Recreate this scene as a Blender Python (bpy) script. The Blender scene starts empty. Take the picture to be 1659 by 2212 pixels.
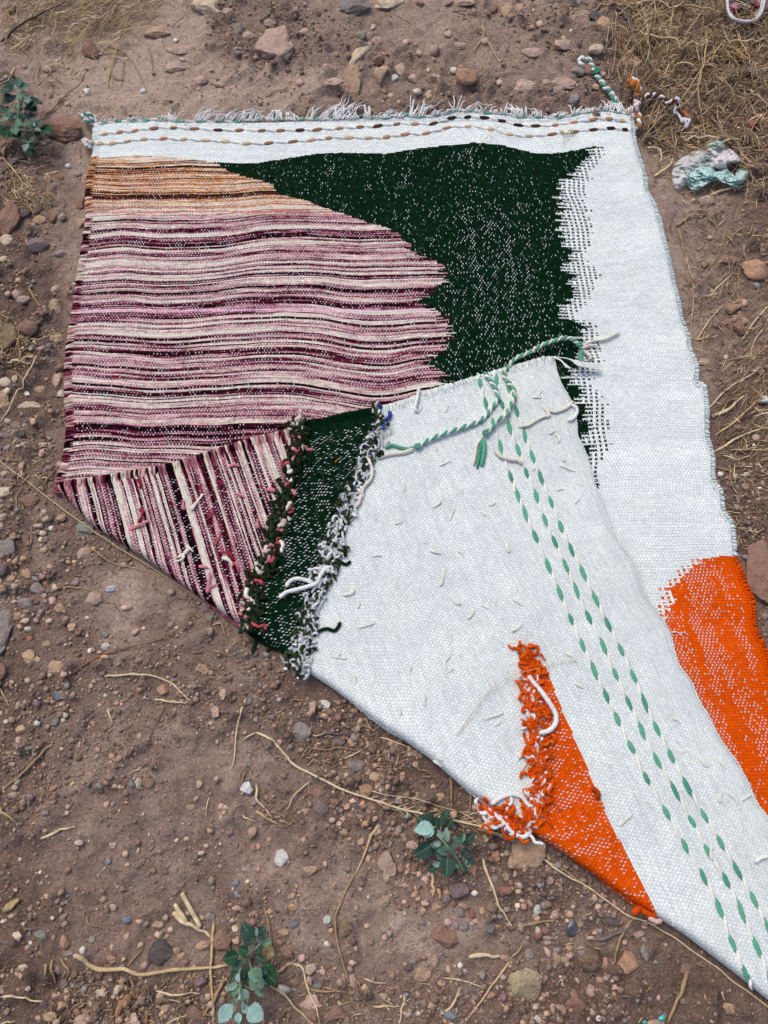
import bpy, math, random
import numpy as np
from mathutils import Vector

random.seed(7)
RNG = np.random.default_rng(11)
SC = bpy.context.scene
COL = SC.collection

# ------------------------------------------------------------------ camera, world, sun, exposure
CAM_H, TILT, FOC = 1.4, math.radians(20.0), 1597.0
cam = bpy.data.objects.new('camera', bpy.data.cameras.new('camera'))
COL.objects.link(cam)
cam.location = (0, 0, CAM_H)
cam.rotation_euler = (TILT, 0, 0)
cam.data.sensor_fit = 'VERTICAL'
cam.data.sensor_height = 36.0
cam.data.sensor_width = 27.0
cam.data.lens = 26.0
cam.data.clip_start = 0.05
cam.data.clip_end = 300
SC.camera = cam

SUN_EL, SUN_AZ = math.radians(58), math.radians(-35)      # azimuth measured from +Y towards +X
w = bpy.data.worlds.new('World')
SC.world = w
w.use_nodes = True
nt = w.node_tree
bg = nt.nodes['Background']
sky = nt.nodes.new('ShaderNodeTexSky')
sky.sky_type = 'NISHITA'
sky.sun_disc = False
sky.sun_elevation = SUN_EL
sky.sun_rotation = SUN_AZ
sky.air_density = 1.0
sky.dust_density = 4.0
sky.ozone_density = 0.4
nt.links.new(sky.outputs[0], bg.inputs[0])
bg.inputs[1].default_value = 0.13
sd = bpy.data.lights.new('sun', 'SUN')
sd.energy = 1.35
sd.angle = math.radians(35)
sd.color = (1.0, 0.94, 0.80)
sun = bpy.data.objects.new('sun', sd)
COL.objects.link(sun)
sun.rotation_euler = (math.pi / 2 - SUN_EL, 0, math.pi - SUN_AZ)
SC.view_settings.view_transform = 'Standard'
SC.view_settings.look = 'None'
SC.view_settings.gamma = 1
SC.view_settings.use_curve_mapping = False
SC.view_settings.exposure = 0.16

# ------------------------------------------------------------------ small maths
CX, CY = 829.5, 1106.0
ST, CT = math.sin(TILT), math.cos(TILT)


def P(x, y, z=0.0):
    """survey point (x, y read off the photograph) -> place on the level z, metres."""
    dx = (np.asarray(x, float) - CX) / FOC
    dy = (CY - np.asarray(y, float)) / FOC
    k = (CAM_H - z) / (CT - dy * ST)
    return dx * k, (ST + dy * CT) * k


def D(X, Y, Z=0.0):
    """place -> survey coordinates."""
    vz = Z - CAM_H
    dep = Y * ST - vz * CT
    up = Y * CT + vz * ST
    return CX + FOC * X / dep, CY - FOC * up / dep


def srgb(r, g, b):
    f = lambda c: (c / 255 / 12.92) if c / 255 <= 0.04045 else ((c / 255 + 0.055) / 1.055) ** 2.4
    return (f(r), f(g), f(b))


def hsh(ix, iy, s):
    v = np.sin(ix * 127.1 + iy * 311.7 + s * 74.7) * 43758.5453
    return v - np.floor(v)


def vnoise(x, y, s=0):
    x = np.asarray(x, float); y = np.asarray(y, float)
    ix, iy = np.floor(x), np.floor(y)
    fx, fy = x - ix, y - iy
    fx = fx * fx * (3 - 2 * fx); fy = fy * fy * (3 - 2 * fy)
    a = hsh(ix, iy, s); b = hsh(ix + 1, iy, s); c = hsh(ix, iy + 1, s); d = hsh(ix + 1, iy + 1, s)
    return (a * (1 - fx) + b * fx) * (1 - fy) + (c * (1 - fx) + d * fx) * fy


def fbm(x, y, s=0, o=4, g=0.5):
    t = 0; a = 1; n = 0
    for i in range(o):
        t = t + a * vnoise(x * 2 ** i + 17.3 * i, y * 2 ** i - 9.1 * i, s + i); n += a; a *= g
    return t / n


def sstep(a, b, x):
    t = np.clip((x - a) / (b - a), 0, 1)
    return t * t * (3 - 2 * t)


def spline(pts, n=8):
    p = np.array(pts, float)
    if len(p) < 3:
        t = np.linspace(0, 1, n + 1)[:, None]
        return p[0] * (1 - t) + p[-1] * t
    q = np.vstack([2 * p[0] - p[1], p, 2 * p[-1] - p[-2]])
    out = []
    for i in range(1, len(q) - 2):
        for k in range(n):
            t = k / n
            out.append(0.5 * (2 * q[i] + (q[i + 1] - q[i - 1]) * t + (2 * q[i - 1] - 5 * q[i] + 4 * q[i + 1] - q[i + 2]) * t * t
                              + (3 * q[i] - q[i - 1] - 3 * q[i + 1] + q[i + 2]) * t ** 3))
    out.append(p[-1])
    return np.array(out)


def seg_dist(X, Y, poly):
    best = np.full(np.shape(X), 1e9)
    for i in range(len(poly) - 1):
        ax, ay = poly[i]; bx, by = poly[i + 1]
        dx, dy = bx - ax, by - ay
        L = dx * dx + dy * dy + 1e-12
        t = np.clip(((X - ax) * dx + (Y - ay) * dy) / L, 0, 1)
        best = np.minimum(best, np.hypot(X - ax - t * dx, Y - ay - t * dy))
    return best


def inside(X, Y, poly):
    r = np.zeros(np.shape(X), bool)
    n = len(poly)
    for i in range(n):
        x1, y1 = poly[i]; x2, y2 = poly[(i + 1) % n]
        c = ((y1 > Y) != (y2 > Y)) & (X < (x2 - x1) * (Y - y1) / (y2 - y1 + 1e-12) + x1)
        r ^= c
    return r


# ------------------------------------------------------------------ objects
def tag(o, label=None, cat=None, group=None, kind=None):
    if label: o['label'] = label
    if cat: o['category'] = cat
    if group: o['group'] = group
    if kind: o['kind'] = kind
    return o


def link(name, me, mat=None, parent=None, color=None):
    o = bpy.data.objects.new(name, me)
    COL.objects.link(o)
    if mat and me is not None and not me.materials:
        me.materials.append(mat)
    if parent: o.parent = parent
    if color is not None: o.color = (*color[:3], 1)
    return o


def empty(name, loc=(0, 0, 0)):
    o = bpy.data.objects.new(name, None)
    COL.objects.link(o)
    o.location = loc
    o.empty_display_size = 0.05
    return o


def mesh_np(name, V, F, smooth=True):
    """V (n,3); F (m,3) or (m,4) int array"""
    V = np.ascontiguousarray(V, np.float32); F = np.ascontiguousarray(F, np.int32)
    me = bpy.data.meshes.new(name)
    me.vertices.add(len(V)); me.vertices.foreach_set('co', V.ravel())
    k = F.shape[1]
    me.loops.add(F.size); me.loops.foreach_set('vertex_index', F.ravel())
    me.polygons.add(len(F))
    me.polygons.foreach_set('loop_start', np.arange(0, F.size, k, dtype=np.int32))
    me.polygons.foreach_set('use_smooth', np.full(len(F), smooth))
    me.update(calc_edges=True)
    return me


def set_attr(me, name, arr, dom='POINT', typ='FLOAT_COLOR'):
    a = me.attributes.new(name, typ, dom)
    if typ == 'FLOAT_COLOR':
        arr = np.asarray(arr, np.float32)
        if arr.shape[1] == 3: arr = np.hstack([arr, np.ones((len(arr), 1), np.float32)])
        a.data.foreach_set('color', np.ascontiguousarray(arr).ravel())
    else:
        a.data.foreach_set('value', np.asarray(arr, np.float32).ravel())


def tube_np(pts, rad, sides=6, cap=True):
    """swept tube; pts (n,3); rad scalar/array/(n,2) for flat section. returns V, F(quads)"""
    p = np.asarray(pts, float); n = len(p)
    r = np.asarray(rad, float)
    if r.ndim == 0: r = np.full(n, float(r))
    if cap:
        r = r.copy(); r[0] *= 0.35; r[-1] *= 0.35
    t = np.gradient(p, axis=0); t /= np.linalg.norm(t, axis=1)[:, None] + 1e-12
    up = np.tile([0.03, 0.02, 1.0], (n, 1))
    s = np.cross(t, up); s /= np.linalg.norm(s, axis=1)[:, None] + 1e-9
    for i in range(1, n):
        if np.dot(s[i], s[i - 1]) < 0: s[i] = -s[i]
    b = np.cross(s, t)
    a = np.linspace(0, 2 * np.pi, sides, endpoint=False)
    V = p[:, None, :] + r[:, None, None] * (np.cos(a)[None, :, None] * s[:, None, :] + np.sin(a)[None, :, None] * b[:, None, :])
    V = V.reshape(-1, 3)
    i = np.arange(n - 1)[:, None]; j = np.arange(sides)[None, :]
    F = np.stack([i * sides + j, i * sides + (j + 1) % sides, (i + 1) * sides + (j + 1) % sides, (i + 1) * sides + j], -1).reshape(-1, 4)
    return V, F


class Bag:
    """collects quads/tris pieces into one mesh with a colour per vertex"""
    def __init__(s): s.V = []; s.F = []; s.C = []; s.n = 0
    def add(s, V, F, c):
        s.V.append(V); s.F.append(F + s.n); s.n += len(V)
        c = np.asarray(c, float)
        s.C.append(np.tile(c[:3], (len(V), 1)) if c.ndim == 1 else c[:, :3])
    def tube(s, pts, rad, c, sides=5): s.add(*tube_np(pts, rad, sides), c)
    def build(s, name, mat, parent=None, smooth=True):
        me = mesh_np(name, np.vstack(s.V), np.vstack(s.F), smooth)
        set_attr(me, 'col', np.vstack(s.C))
        return link(name, me, mat, parent)


# ------------------------------------------------------------------ materials
def N(nt, typ, **kw):
    n = nt.nodes.new(typ)
    for k, v in kw.items(): setattr(n, k, v)
    return n


def M_(nt, op, a, b=None, c=None, clamp=False):
    n = nt.nodes.new('ShaderNodeMath'); n.operation = op; n.use_clamp = clamp
    for i, v in enumerate((a, b, c)):
        if v is None: continue
        if isinstance(v, (int, float)): n.inputs[i].default_value = v
        else: nt.links.new(v, n.inputs[i])
    return n.outputs[0]


def mixc(nt, fac, a, b, blend='MIX'):
    n = nt.nodes.new('ShaderNodeMix'); n.data_type = 'RGBA'; n.blend_type = blend
    for i, v in ((0, fac), (6, a), (7, b)):
        if isinstance(v, (int, float)): n.inputs[i].default_value = v
        elif isinstance(v, tuple): n.inputs[i].default_value = (*v[:3], 1)
        else: nt.links.new(v, n.inputs[i])
    return n.outputs[2]


def noise(nt, vec, scale, detail=3, rough=0.6):
    n = nt.nodes.new('ShaderNodeTexNoise')
    n.inputs['Scale'].default_value = scale; n.inputs['Detail'].default_value = detail; n.inputs['Roughness'].default_value = rough
    if vec is not None: nt.links.new(vec, n.inputs['Vector'])
    return n.outputs[0]


def ramp(nt, fac, stops):
    r = nt.nodes.new('ShaderNodeValToRGB')
    e = r.color_ramp.elements
    while len(e) < len(stops): e.new(0.5)
    for i, (p, c) in enumerate(stops):
        e[i].position = p; e[i].color = (*c, 1) if isinstance(c, tuple) else (c, c, c, 1)
    nt.links.new(fac, r.inputs[0])
    return r.outputs[0]


def newmat(name, rough=0.9, spec=0.2):
    m = bpy.data.materials.new(name); m.use_nodes = True
    b = m.node_tree.nodes['Principled BSDF']
    b.inputs['Roughness'].default_value = rough
    b.inputs['Specular IOR Level'].default_value = spec
    return m, m.node_tree, b


def bump(nt, b, h, dist, strength=1.0):
    n = nt.nodes.new('ShaderNodeBump')
    n.inputs['Distance'].default_value = dist; n.inputs['Strength'].default_value = strength
    nt.links.new(h, n.inputs['Height']); nt.links.new(n.outputs[0], b.inputs['Normal'])


def src_color(nt, src):
    if src == 'obj':
        return N(nt, 'ShaderNodeObjectInfo').outputs['Color']
    a = N(nt, 'ShaderNodeAttribute'); a.attribute_name = 'col'
    return a.outputs['Color']


def objvec(nt, randomise=False):
    tc = N(nt, 'ShaderNodeTexCoord')
    if not randomise: return tc.outputs['Object']
    oi = N(nt, 'ShaderNodeObjectInfo')
    ad = N(nt, 'ShaderNodeVectorMath'); ad.operation = 'ADD'
    sc = N(nt, 'ShaderNodeVectorMath'); sc.operation = 'SCALE'
    cb = N(nt, 'ShaderNodeCombineXYZ')
    for i in range(3): nt.links.new(oi.outputs['Random'], cb.inputs[i])
    nt.links.new(cb.outputs[0], sc.inputs[0]); sc.inputs[3].default_value = 37.0
    g = N(nt, 'ShaderNodeNewGeometry')
    nt.links.new(g.outputs['Position'], ad.inputs[0]); nt.links.new(sc.outputs[0], ad.inputs[1])
    return ad.outputs[0]


def mat_stone(name, src):
    m, nt, b = newmat(name, 0.88, 0.25)
    v = objvec(nt, src == 'obj') if src == 'obj' else N(nt, 'ShaderNodeNewGeometry').outputs['Position']
    c = src_color(nt, src)
    n1 = noise(nt, v, 70, 5, 0.65); n2 = noise(nt, v, 420, 3, 0.7)
    f1 = ramp(nt, n1, [(0.25, (0.62, 0.58, 0.56)), (0.5, (1, 1, 1)), (0.75, (1.28, 1.24, 1.2))])
    c1 = mixc(nt, 1.0, c, f1, 'MULTIPLY')
    f2 = ramp(nt, n2, [(0.3, 0.72), (0.5, 1.0), (0.7, 1.2)])
    c2 = mixc(nt, 0.8, c1, f2, 'MULTIPLY')
    # dust from the soil, in blotches
    d = ramp(nt, noise(nt, v, 28, 4, 0.7), [(0.42, 0.05), (0.70, 0.55)])
    c3 = mixc(nt, d, c2, srgb(164, 141, 127))
    nt.links.new(c3, b.inputs['Base Color'])
    h = M_(nt, 'ADD', M_(nt, 'MULTIPLY', n1, 1.0), M_(nt, 'MULTIPLY', n2, 0.35))
    bump(nt, b, h, 0.011 if src == 'obj' else 0.004, 1.0)
    return m


MAT_STONE = mat_stone('stone', 'obj')
MAT_GRAVEL = mat_stone('gravel', 'attr')


def mat_fibre(name, src, rough=0.85, var=0.25, bscale=900, sheen=0.0, stretch=None, bdist=0.0008, trans=0):
    m, nt, b = newmat(name, rough, 0.15 if rough < .9 else .03)
    g = N(nt, 'ShaderNodeNewGeometry').outputs['Position']
    c = src_color(nt, src)
    n1 = noise(nt, g, 120, 3); n2 = noise(nt, g, bscale, 2, 0.7)
    f = ramp(nt, n1, [(0.3, 1 - var), (0.7, 1 + var)])
    f2 = ramp(nt, n2, [(0.3, 0.85), (0.7, 1.12)])
    c = mixc(nt, 1, mixc(nt, 1, c, f, 'MULTIPLY'), f2, 'MULTIPLY')
    nt.links.new(c, b.inputs['Base Color'])
    if sheen:
        b.inputs['Sheen Weight'].default_value = sheen
    bump(nt, b, n2, bdist, 0.8)
    return m


MAT_YARN = mat_fibre('wool_yarn', 'obj', 1.0, 0.10, 900, 0.0, None, .0016)
MAT_YARN_A = mat_fibre('wool_yarn_mixed', 'attr', 1.0, 0.14, 900, 0.0, None, .0016)
MAT_STRAW = mat_fibre('dry_straw', 'obj', 0.7, 0.22, 500)
MAT_STRAW_A = mat_fibre('dry_grass', 'attr', 0.75, 0.25, 500)


def mat_leaf():
    m, nt, b = newmat('leaf', 0.8, 0.15)
    c = src_color(nt, 'obj')
    uv = N(nt, 'ShaderNodeTexCoord').outputs['Object']
    s = N(nt, 'ShaderNodeSeparateXYZ'); nt.links.new(uv, s.inputs[0])
    ax = M_(nt, 'ABSOLUTE', s.outputs[0])
    vein = M_(nt, 'LESS_THAN', ax, 0.018)
    side = M_(nt, 'PINGPONG', M_(nt, 'SUBTRACT', s.outputs[1], M_(nt, 'MULTIPLY', ax, 0.9)), 0.09)
    sv = M_(nt, 'LESS_THAN', side, 0.008)
    v = M_(nt, 'MAXIMUM', vein, M_(nt, 'MULTIPLY', sv, 0.5))
    n1 = ramp(nt, noise(nt, N(nt, 'ShaderNodeNewGeometry').outputs['Position'], 160, 4), [(0.3, 0.78), (0.7, 1.2)])
    c1 = mixc(nt, 1, c, n1, 'MULTIPLY')
    c2 = mixc(nt, M_(nt, 'MULTIPLY', v, 0.35), c1, srgb(150, 175, 150))
    nt.links.new(c2, b.inputs['Base Color'])
    bump(nt, b, M_(nt, 'MULTIPLY', v, -1.0), 0.001, 0.6)
    return m


MAT_LEAF = mat_leaf()


def mat_weave(name):
    m, nt, b = newmat(name, 0.92, 0.12)
    uvn = N(nt, 'ShaderNodeUVMap'); uvn.uv_map = 'threads'
    s = N(nt, 'ShaderNodeSeparateXYZ'); nt.links.new(uvn.outputs[0], s.inputs[0])
    U, V = s.outputs[0], s.outputs[1]
    # hand-spun yarn never runs true: shift the threads a little
    nz = noise(nt, uvn.outputs[0], 0.35, 2)
    U = M_(nt, 'ADD', U, M_(nt, 'MULTIPLY', M_(nt, 'SUBTRACT', nz, 0.5), 0.7))
    U = M_(nt, 'MULTIPLY', U, 0.82)
    V2 = M_(nt, 'MULTIPLY', V, 0.5)
    row = M_(nt, 'FLOOR', V2)
    par = M_(nt, 'MULTIPLY', M_(nt, 'MODULO', row, 2.0), 0.5)
    Up = M_(nt, 'ADD', U, par)
    fu = M_(nt, 'SUBTRACT', M_(nt, 'FRACT', Up), 0.5)
    fv = M_(nt, 'SUBTRACT', M_(nt, 'FRACT', V2), 0.5)
    at = N(nt, 'ShaderNodeAttribute'); at.attribute_name = 'warp'
    # how tightly the weft is beaten decides which warp threads show through
    cb = N(nt, 'ShaderNodeCombineXYZ'); nt.links.new(M_(nt, 'FLOOR', Up), cb.inputs[0]); nt.links.new(row, cb.inputs[1])
    wn = N(nt, 'ShaderNodeTexWhiteNoise'); wn.noise_dimensions = '2D'; nt.links.new(cb.outputs[0], wn.inputs['Vector'])
    prob = M_(nt, 'MULTIPLY', at.outputs['Fac'], 18.0)
    show = M_(nt, 'MULTIPLY', M_(nt, 'SUBTRACT', prob, wn.outputs['Value']), 2.2, clamp=True)
    r = M_(nt, 'MULTIPLY', show, 0.17)
    du = M_(nt, 'DIVIDE', fu, M_(nt, 'ADD', r, 0.0001)); dv = M_(nt, 'DIVIDE', fv, 0.46)
    d2 = M_(nt, 'ADD', M_(nt, 'MULTIPLY', du, du), M_(nt, 'MULTIPLY', dv, dv))
    dot = M_(nt, 'SUBTRACT', 1.0, M_(nt, 'SMOOTH_MIN', M_(nt, 'MULTIPLY', d2, d2), 1.0, 0.2), clamp=True)
    dot = M_(nt, 'MULTIPLY', dot, M_(nt, 'GREATER_THAN', show, 0.02))
    dot = M_(nt, 'SQRT', dot)
    col = src_color(nt, 'attr')
    g = N(nt, 'ShaderNodeNewGeometry').outputs['Position']
    fib = ramp(nt, noise(nt, g, 700, 3, 0.7), [(0.25, 0.78), (0.5, 1.0), (0.75, 1.12)])
    c1 = mixc(nt, 1, col, fib, 'MULTIPLY')
    blot = ramp(nt, noise(nt, g, 9, 4, 0.6), [(0.3, 0.93), (0.7, 1.04)])
    c1 = mixc(nt, 1, c1, blot, 'MULTIPLY')
    slub = ramp(nt, noise(nt, g, 210, 3, 0.75), [(0.3, 0.86), (0.5, 1.0), (0.7, 1.06)])
    c1 = mixc(nt, 1, c1, slub, 'MULTIPLY')
    fleck = ramp(nt, noise(nt, g, 90, 4, 0.9), [(0.72, 0.0), (0.80, 0.35)])
    c1 = mixc(nt, fleck, c1, srgb(120, 112, 108))
    c2 = mixc(nt, dot, c1, (0.56, 0.57, 0.62))
    gap = M_(nt, 'MULTIPLY', M_(nt, 'MULTIPLY', M_(nt, 'POWER', M_(nt, 'MULTIPLY', M_(nt, 'ABSOLUTE', fv), 2.0), 3.0), M_(nt, 'ADD', 0.5, M_(nt, 'MULTIPLY', M_(nt, 'COSINE', M_(nt, 'MULTIPLY', fu, 6.2832)), 0.5))), 0.45)
    c2 = mixc(nt, gap, c2, mixc(nt, 1, c2, (0.42, 0.42, 0.44), 'MULTIPLY'))
    stn = ramp(nt, noise(nt, g, 4.5, 5, 0.65), [(0.52, 0.0), (0.72, 0.28)])
    c2 = mixc(nt, stn, c2, mixc(nt, 1, c2, (0.84, 0.78, 0.70), 'MULTIPLY'))
    nt.links.new(c2, b.inputs['Base Color'])
    hv = M_(nt, 'SUBTRACT', 1.0, M_(nt, 'MULTIPLY', M_(nt, 'MULTIPLY', fv, fv), 4.0))
    hu = M_(nt, 'MULTIPLY', M_(nt, 'COSINE', M_(nt, 'MULTIPLY', fu, 6.2832)), 0.45)
    h = M_(nt, 'ADD', M_(nt, 'SUBTRACT', hv, hu), M_(nt, 'MULTIPLY', dot, 0.6))
    h = M_(nt, 'ADD', h, M_(nt, 'MULTIPLY', noise(nt, g, 350, 3), 0.8))
    bump(nt, b, h, 0.0012, 0.5)
    b.inputs['Specular IOR Level'].default_value = 0.04
    return m


MAT_WEAVE = mat_weave('handwoven_wool')


def mat_soil():
    m, nt, b = newmat('soil', 0.95, 0.12)
    g = N(nt, 'ShaderNodeNewGeometry').outputs['Position']
    big = noise(nt, g, 2.2, 5, 0.6); mid = noise(nt, g, 17, 6, 0.65); fine = noise(nt, g, 130, 5, 0.75); grit = noise(nt, g, 520, 3, 0.8)
    at = N(nt, 'ShaderNodeAttribute'); at.attribute_name = 'loose'
    k = M_(nt, 'ADD', M_(nt, 'MULTIPLY', big, 0.45), M_(nt, 'MULTIPLY', mid, 0.55))
    base = ramp(nt, k, [(0.34, srgb(140, 117, 107)), (0.46, srgb(168, 144, 133)), (0.55, srgb(187, 163, 151)), (0.66, srgb(214, 190, 176))])
    base = mixc(nt, M_(nt, 'MULTIPLY', at.outputs['Fac'], 0.65), base, srgb(108, 86, 77))
    du_ = N(nt, 'ShaderNodeAttribute'); du_.attribute_name = 'dust'
    base = mixc(nt, du_.outputs['Fac'], base, srgb(206, 182, 168))
    f = ramp(nt, fine, [(0.28, (0.48, 0.46, 0.45)), (0.44, (0.88, 0.87, 0.86)), (0.58, (1.12, 1.10, 1.08)), (0.74, (1.7, 1.62, 1.52))])
    c = mixc(nt, 0.85, base, f, 'MULTIPLY')
    f2 = ramp(nt, grit, [(0.3, 0.55), (0.5, 1.02), (0.64, 1.2), (0.76, 2.3)])
    c = mixc(nt, 0.85, c, f2, 'MULTIPLY')
    # hairline drying cracks
    vo = N(nt, 'ShaderNodeTexVoronoi'); vo.feature = 'DISTANCE_TO_EDGE'; vo.inputs['Scale'].default_value = 9.0
    warp = N(nt, 'ShaderNodeVectorMath'); warp.operation = 'ADD'
    nn = N(nt, 'ShaderNodeTexNoise'); nn.inputs['Scale'].default_value = 30; nn.inputs['Detail'].default_value = 4
    sc = N(nt, 'ShaderNodeVectorMath'); sc.operation = 'SCALE'; sc.inputs[3].default_value = 0.05
    nt.links.new(g, nn.inputs['Vector']); nt.links.new(nn.outputs['Color'], sc.inputs[0])
    nt.links.new(g, warp.inputs[0]); nt.links.new(sc.outputs[0], warp.inputs[1]); nt.links.new(warp.outputs[0], vo.inputs['Vector'])
    crack = M_(nt, 'LESS_THAN', vo.outputs['Distance'], 0.010)
    crack = M_(nt, 'MULTIPLY', crack, M_(nt, 'GREATER_THAN', noise(nt, g, 5, 2), 0.56))
    crack = M_(nt, 'MULTIPLY', crack, M_(nt, 'SUBTRACT', 1.0, at.outputs['Fac'], clamp=True))
    c = mixc(nt, M_(nt, 'MULTIPLY', crack, 0.65), c, srgb(62, 47, 43))
    nt.links.new(c, b.inputs['Base Color'])
    vg = N(nt, 'ShaderNodeTexVoronoi'); vg.inputs['Scale'].default_value = 190
    nt.links.new(g, vg.inputs['Vector'])
    h = M_(nt, 'ADD', M_(nt, 'MULTIPLY', mid, 1.6), M_(nt, 'MULTIPLY', fine, 1.2))
    h = M_(nt, 'ADD', h, M_(nt, 'MULTIPLY', grit, 0.45))
    h = M_(nt, 'SUBTRACT', h, M_(nt, 'MULTIPLY', vg.outputs['Distance'], M_(nt, 'ADD', M_(nt, 'MULTIPLY', at.outputs['Fac'], 0.7), 0.15)))
    h = M_(nt, 'SUBTRACT', h, M_(nt, 'MULTIPLY', crack, 0.8))
    bump(nt, b, h, 0.0058, 1.0)
    return m


MAT_SOIL = mat_soil()

# ------------------------------------------------------------------ survey of the rug (photo coordinates)
LEFT = [(203, 262), (200, 342), (192, 370), (186, 430), (185, 470), (178, 530), (168, 590), (160, 650), (147, 730), (141, 800), (143, 870), (146, 905), (142, 960), (131, 1010), (121, 1042), (114, 1100)]
RIGHT = [(1370, 250), (1372, 290), (1380, 330), (1397, 380), (1399, 410), (1414, 440), (1430, 480), (1437, 520), (1450, 570), (1462, 620), (1474, 680), (1488, 720), (1493, 755), (1508, 790), (1509, 822), (1525, 830), (1531, 880), (1531, 930), (1543, 980), (1544, 1030), (1563, 1062), (1567, 1100), (1583, 1130), (1588, 1175), (1592, 1205), (1604, 1232), (1613, 1262), (1628, 1300), (1634, 1350), (1655, 1395), (1668, 1450), (1690, 1500), (1730, 1600), (1790, 1800), (1850, 1980), (1960, 2300)]
FOLD = [(118, 1046), (128, 1062), (150, 1082), (180, 1115), (208, 1140), (250, 1165), (300, 1197), (350, 1232), (400, 1268), (450, 1302), (500, 1336), (530, 1357), (560, 1381), (600, 1403), (640, 1436), (680, 1462), (720, 1488), (775, 1530), (830, 1572), (880, 1604), (940, 1648), (1000, 1700), (1050, 1735), (1100, 1768), (1170, 1812), (1230, 1852), (1300, 1902), (1360, 1945), (1425, 1985), (1480, 2020), (1540, 2066), (1600, 2112), (1659, 2160), (1740, 2225), (1860, 2330), (2000, 2450)]
SELV = [(128, 1050), (150, 1043), (173, 1039), (269, 1019), (369, 1001), (480, 966), (545, 948), (610, 934), (650, 912), (700, 903), (760, 888), (815, 879), (870, 865), (920, 846), (990, 825), (1040, 810), (1065, 803), (1100, 792), (1140, 781), (1170, 772), (1196, 770)]
ENDE = [(1196, 770), (1203, 800), (1213, 830), (1228, 855), (1243, 900), (1247, 940), (1262, 970), (1275, 1010), (1286, 1050), (1300, 1080), (1310, 1110), (1320, 1140), (1343, 1178), (1365, 1210), (1380, 1245), (1398, 1290), (1425, 1330), (1444, 1360), (1456, 1400), (1466, 1435), (1490, 1470), (1510, 1512), (1530, 1545), (1552, 1592), (1596, 1655), (1620, 1700), (1638, 1742), (1659, 1770), (1720, 1870), (1800, 2000), (1900, 2165), (2000, 2330)]
ZB, ZF = 0.012, 0.026
PL = spline(np.column_stack(P(*np.array(LEFT).T, ZB)), 5)
PR = spline(np.column_stack(P(*np.array(RIGHT).T, ZB)), 5)
PFOLD = spline(np.column_stack(P(*np.array(FOLD).T, 0.013)), 3)
PSEL = spline(np.column_stack(P(*np.array(SELV).T, ZF - .004)), 5)
PEND = spline(np.column_stack(P(*np.array(ENDE).T, ZF - .004)), 5)
RUG_POLY = np.vstack([PL[:-3], PFOLD[2:], PR[::-1]])
GX0, GX1, GY0, GY1 = -1.75, 1.75, -0.75, 2.35


def bilin(A, st, X, Y):
    fx = np.clip((np.asarray(X, float) - GX0) / st, 0, A.shape[1] - 1.001); fy = np.clip((np.asarray(Y, float) - GY0) / st, 0, A.shape[0] - 1.001)
    i = fy.astype(int); j = fx.astype(int); a = fx - j; b = fy - i
    return (A[i, j] * (1 - a) + A[i, j + 1] * a) * (1 - b) + (A[i + 1, j] * (1 - a) + A[i + 1, j + 1] * a) * b


def grid_pts(st):
    return np.meshgrid(np.arange(GX0, GX1 + st, st), np.arange(GY0, GY1 + st, st))


class Field:
    """distance to a line: coarse grid far away, exact close by"""
    def __init__(s, poly):
        s.poly = poly; s.st = .02
        X, Y = grid_pts(s.st)
        s.A = seg_dist(X, Y, poly[::2] if len(poly) > 20 else poly)

    def __call__(s, X, Y):
        X = np.asarray(X, float); Y = np.asarray(Y, float)
        d = np.array(bilin(s.A, s.st, X, Y), float)
        near = d < .045
        if near.any():
            if d.ndim == 0: return seg_dist(X, Y, s.poly)
            d[near] = seg_dist(X[near], Y[near], s.poly)
        return d


D_L, D_R, D_F, D_S, D_E = [Field(p) for p in (PL, PR, PFOLD, PSEL, PEND)]
D_RUG = Field(RUG_POLY[::3])


def tri_h(X, Y):
    return (fbm(X * 5, Y * 5, 3, 3) - 0.5)


def soil_loose(X, Y):
    """0 = trodden, smooth dirt; 1 = loose gritty soil"""
    x, y = D(X, Y)
    a = fbm(X * 3.2 + 4, Y * 3.2, 21, 4)
    k = sstep(0.42, 0.62, a)
    # smooth trodden patch in front, loose margins
    patch = np.exp(-(((x - 330) / 330) ** 2 + ((y - 1790) / 330) ** 2) * 1.2)
    patch2 = np.exp(-(((x - 740) / 170) ** 2 + ((y - 1960) / 170) ** 2) * 1.3)
    k = k * (1 - 0.9 * patch) * (1 - 0.8 * patch2)
    edge = sstep(1000, 1250, x) * sstep(1650, 1800, y)
    left = sstep(230, 80, x) * sstep(350, 480, y) * sstep(1300, 1100, y)
    k = np.clip(k + 0.6 * edge + 0.5 * left + 0.5 * sstep(2040, 2140, y) + 0.4 * sstep(1450, 1600, x), 0, 1)
    return k


def ground_h(X, Y):
    X = np.asarray(X, float); Y = np.asarray(Y, float)
    lo = soil_loose(X, Y)
    h = 0.016 * (fbm(X * 2.2, Y * 2.2, 5, 3) - 0.5)
    h = h + 0.012 * (fbm(X * 11, Y * 11, 8, 3) - 0.5)
    cl = np.maximum(fbm(X * 34, Y * 34, 13, 2) - 0.52, 0) * 0.042
    h = h + cl * (0.5 + 1.0 * lo) + 0.010 * (fbm(X * 75, Y * 75, 31, 2) - 0.5) * (0.45 + lo)
    x, y = D(X, Y)
    h = h + 0.010 * (np.maximum(fbm(X * 6 + 3, Y * 7, 17, 3) - 0.45, 0)) * sstep(330, 200, y) * 3
    # flattened where the rug lies
    near = D_RUG(X, Y)
    ins = inside(X, Y, RUG_POLY[::4])
    k = np.where(ins, 0, sstep(0.0, 0.05, near))
    return h * k + np.minimum(h, -0.001) * (1 - k) * 0.5 - 0.002


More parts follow.
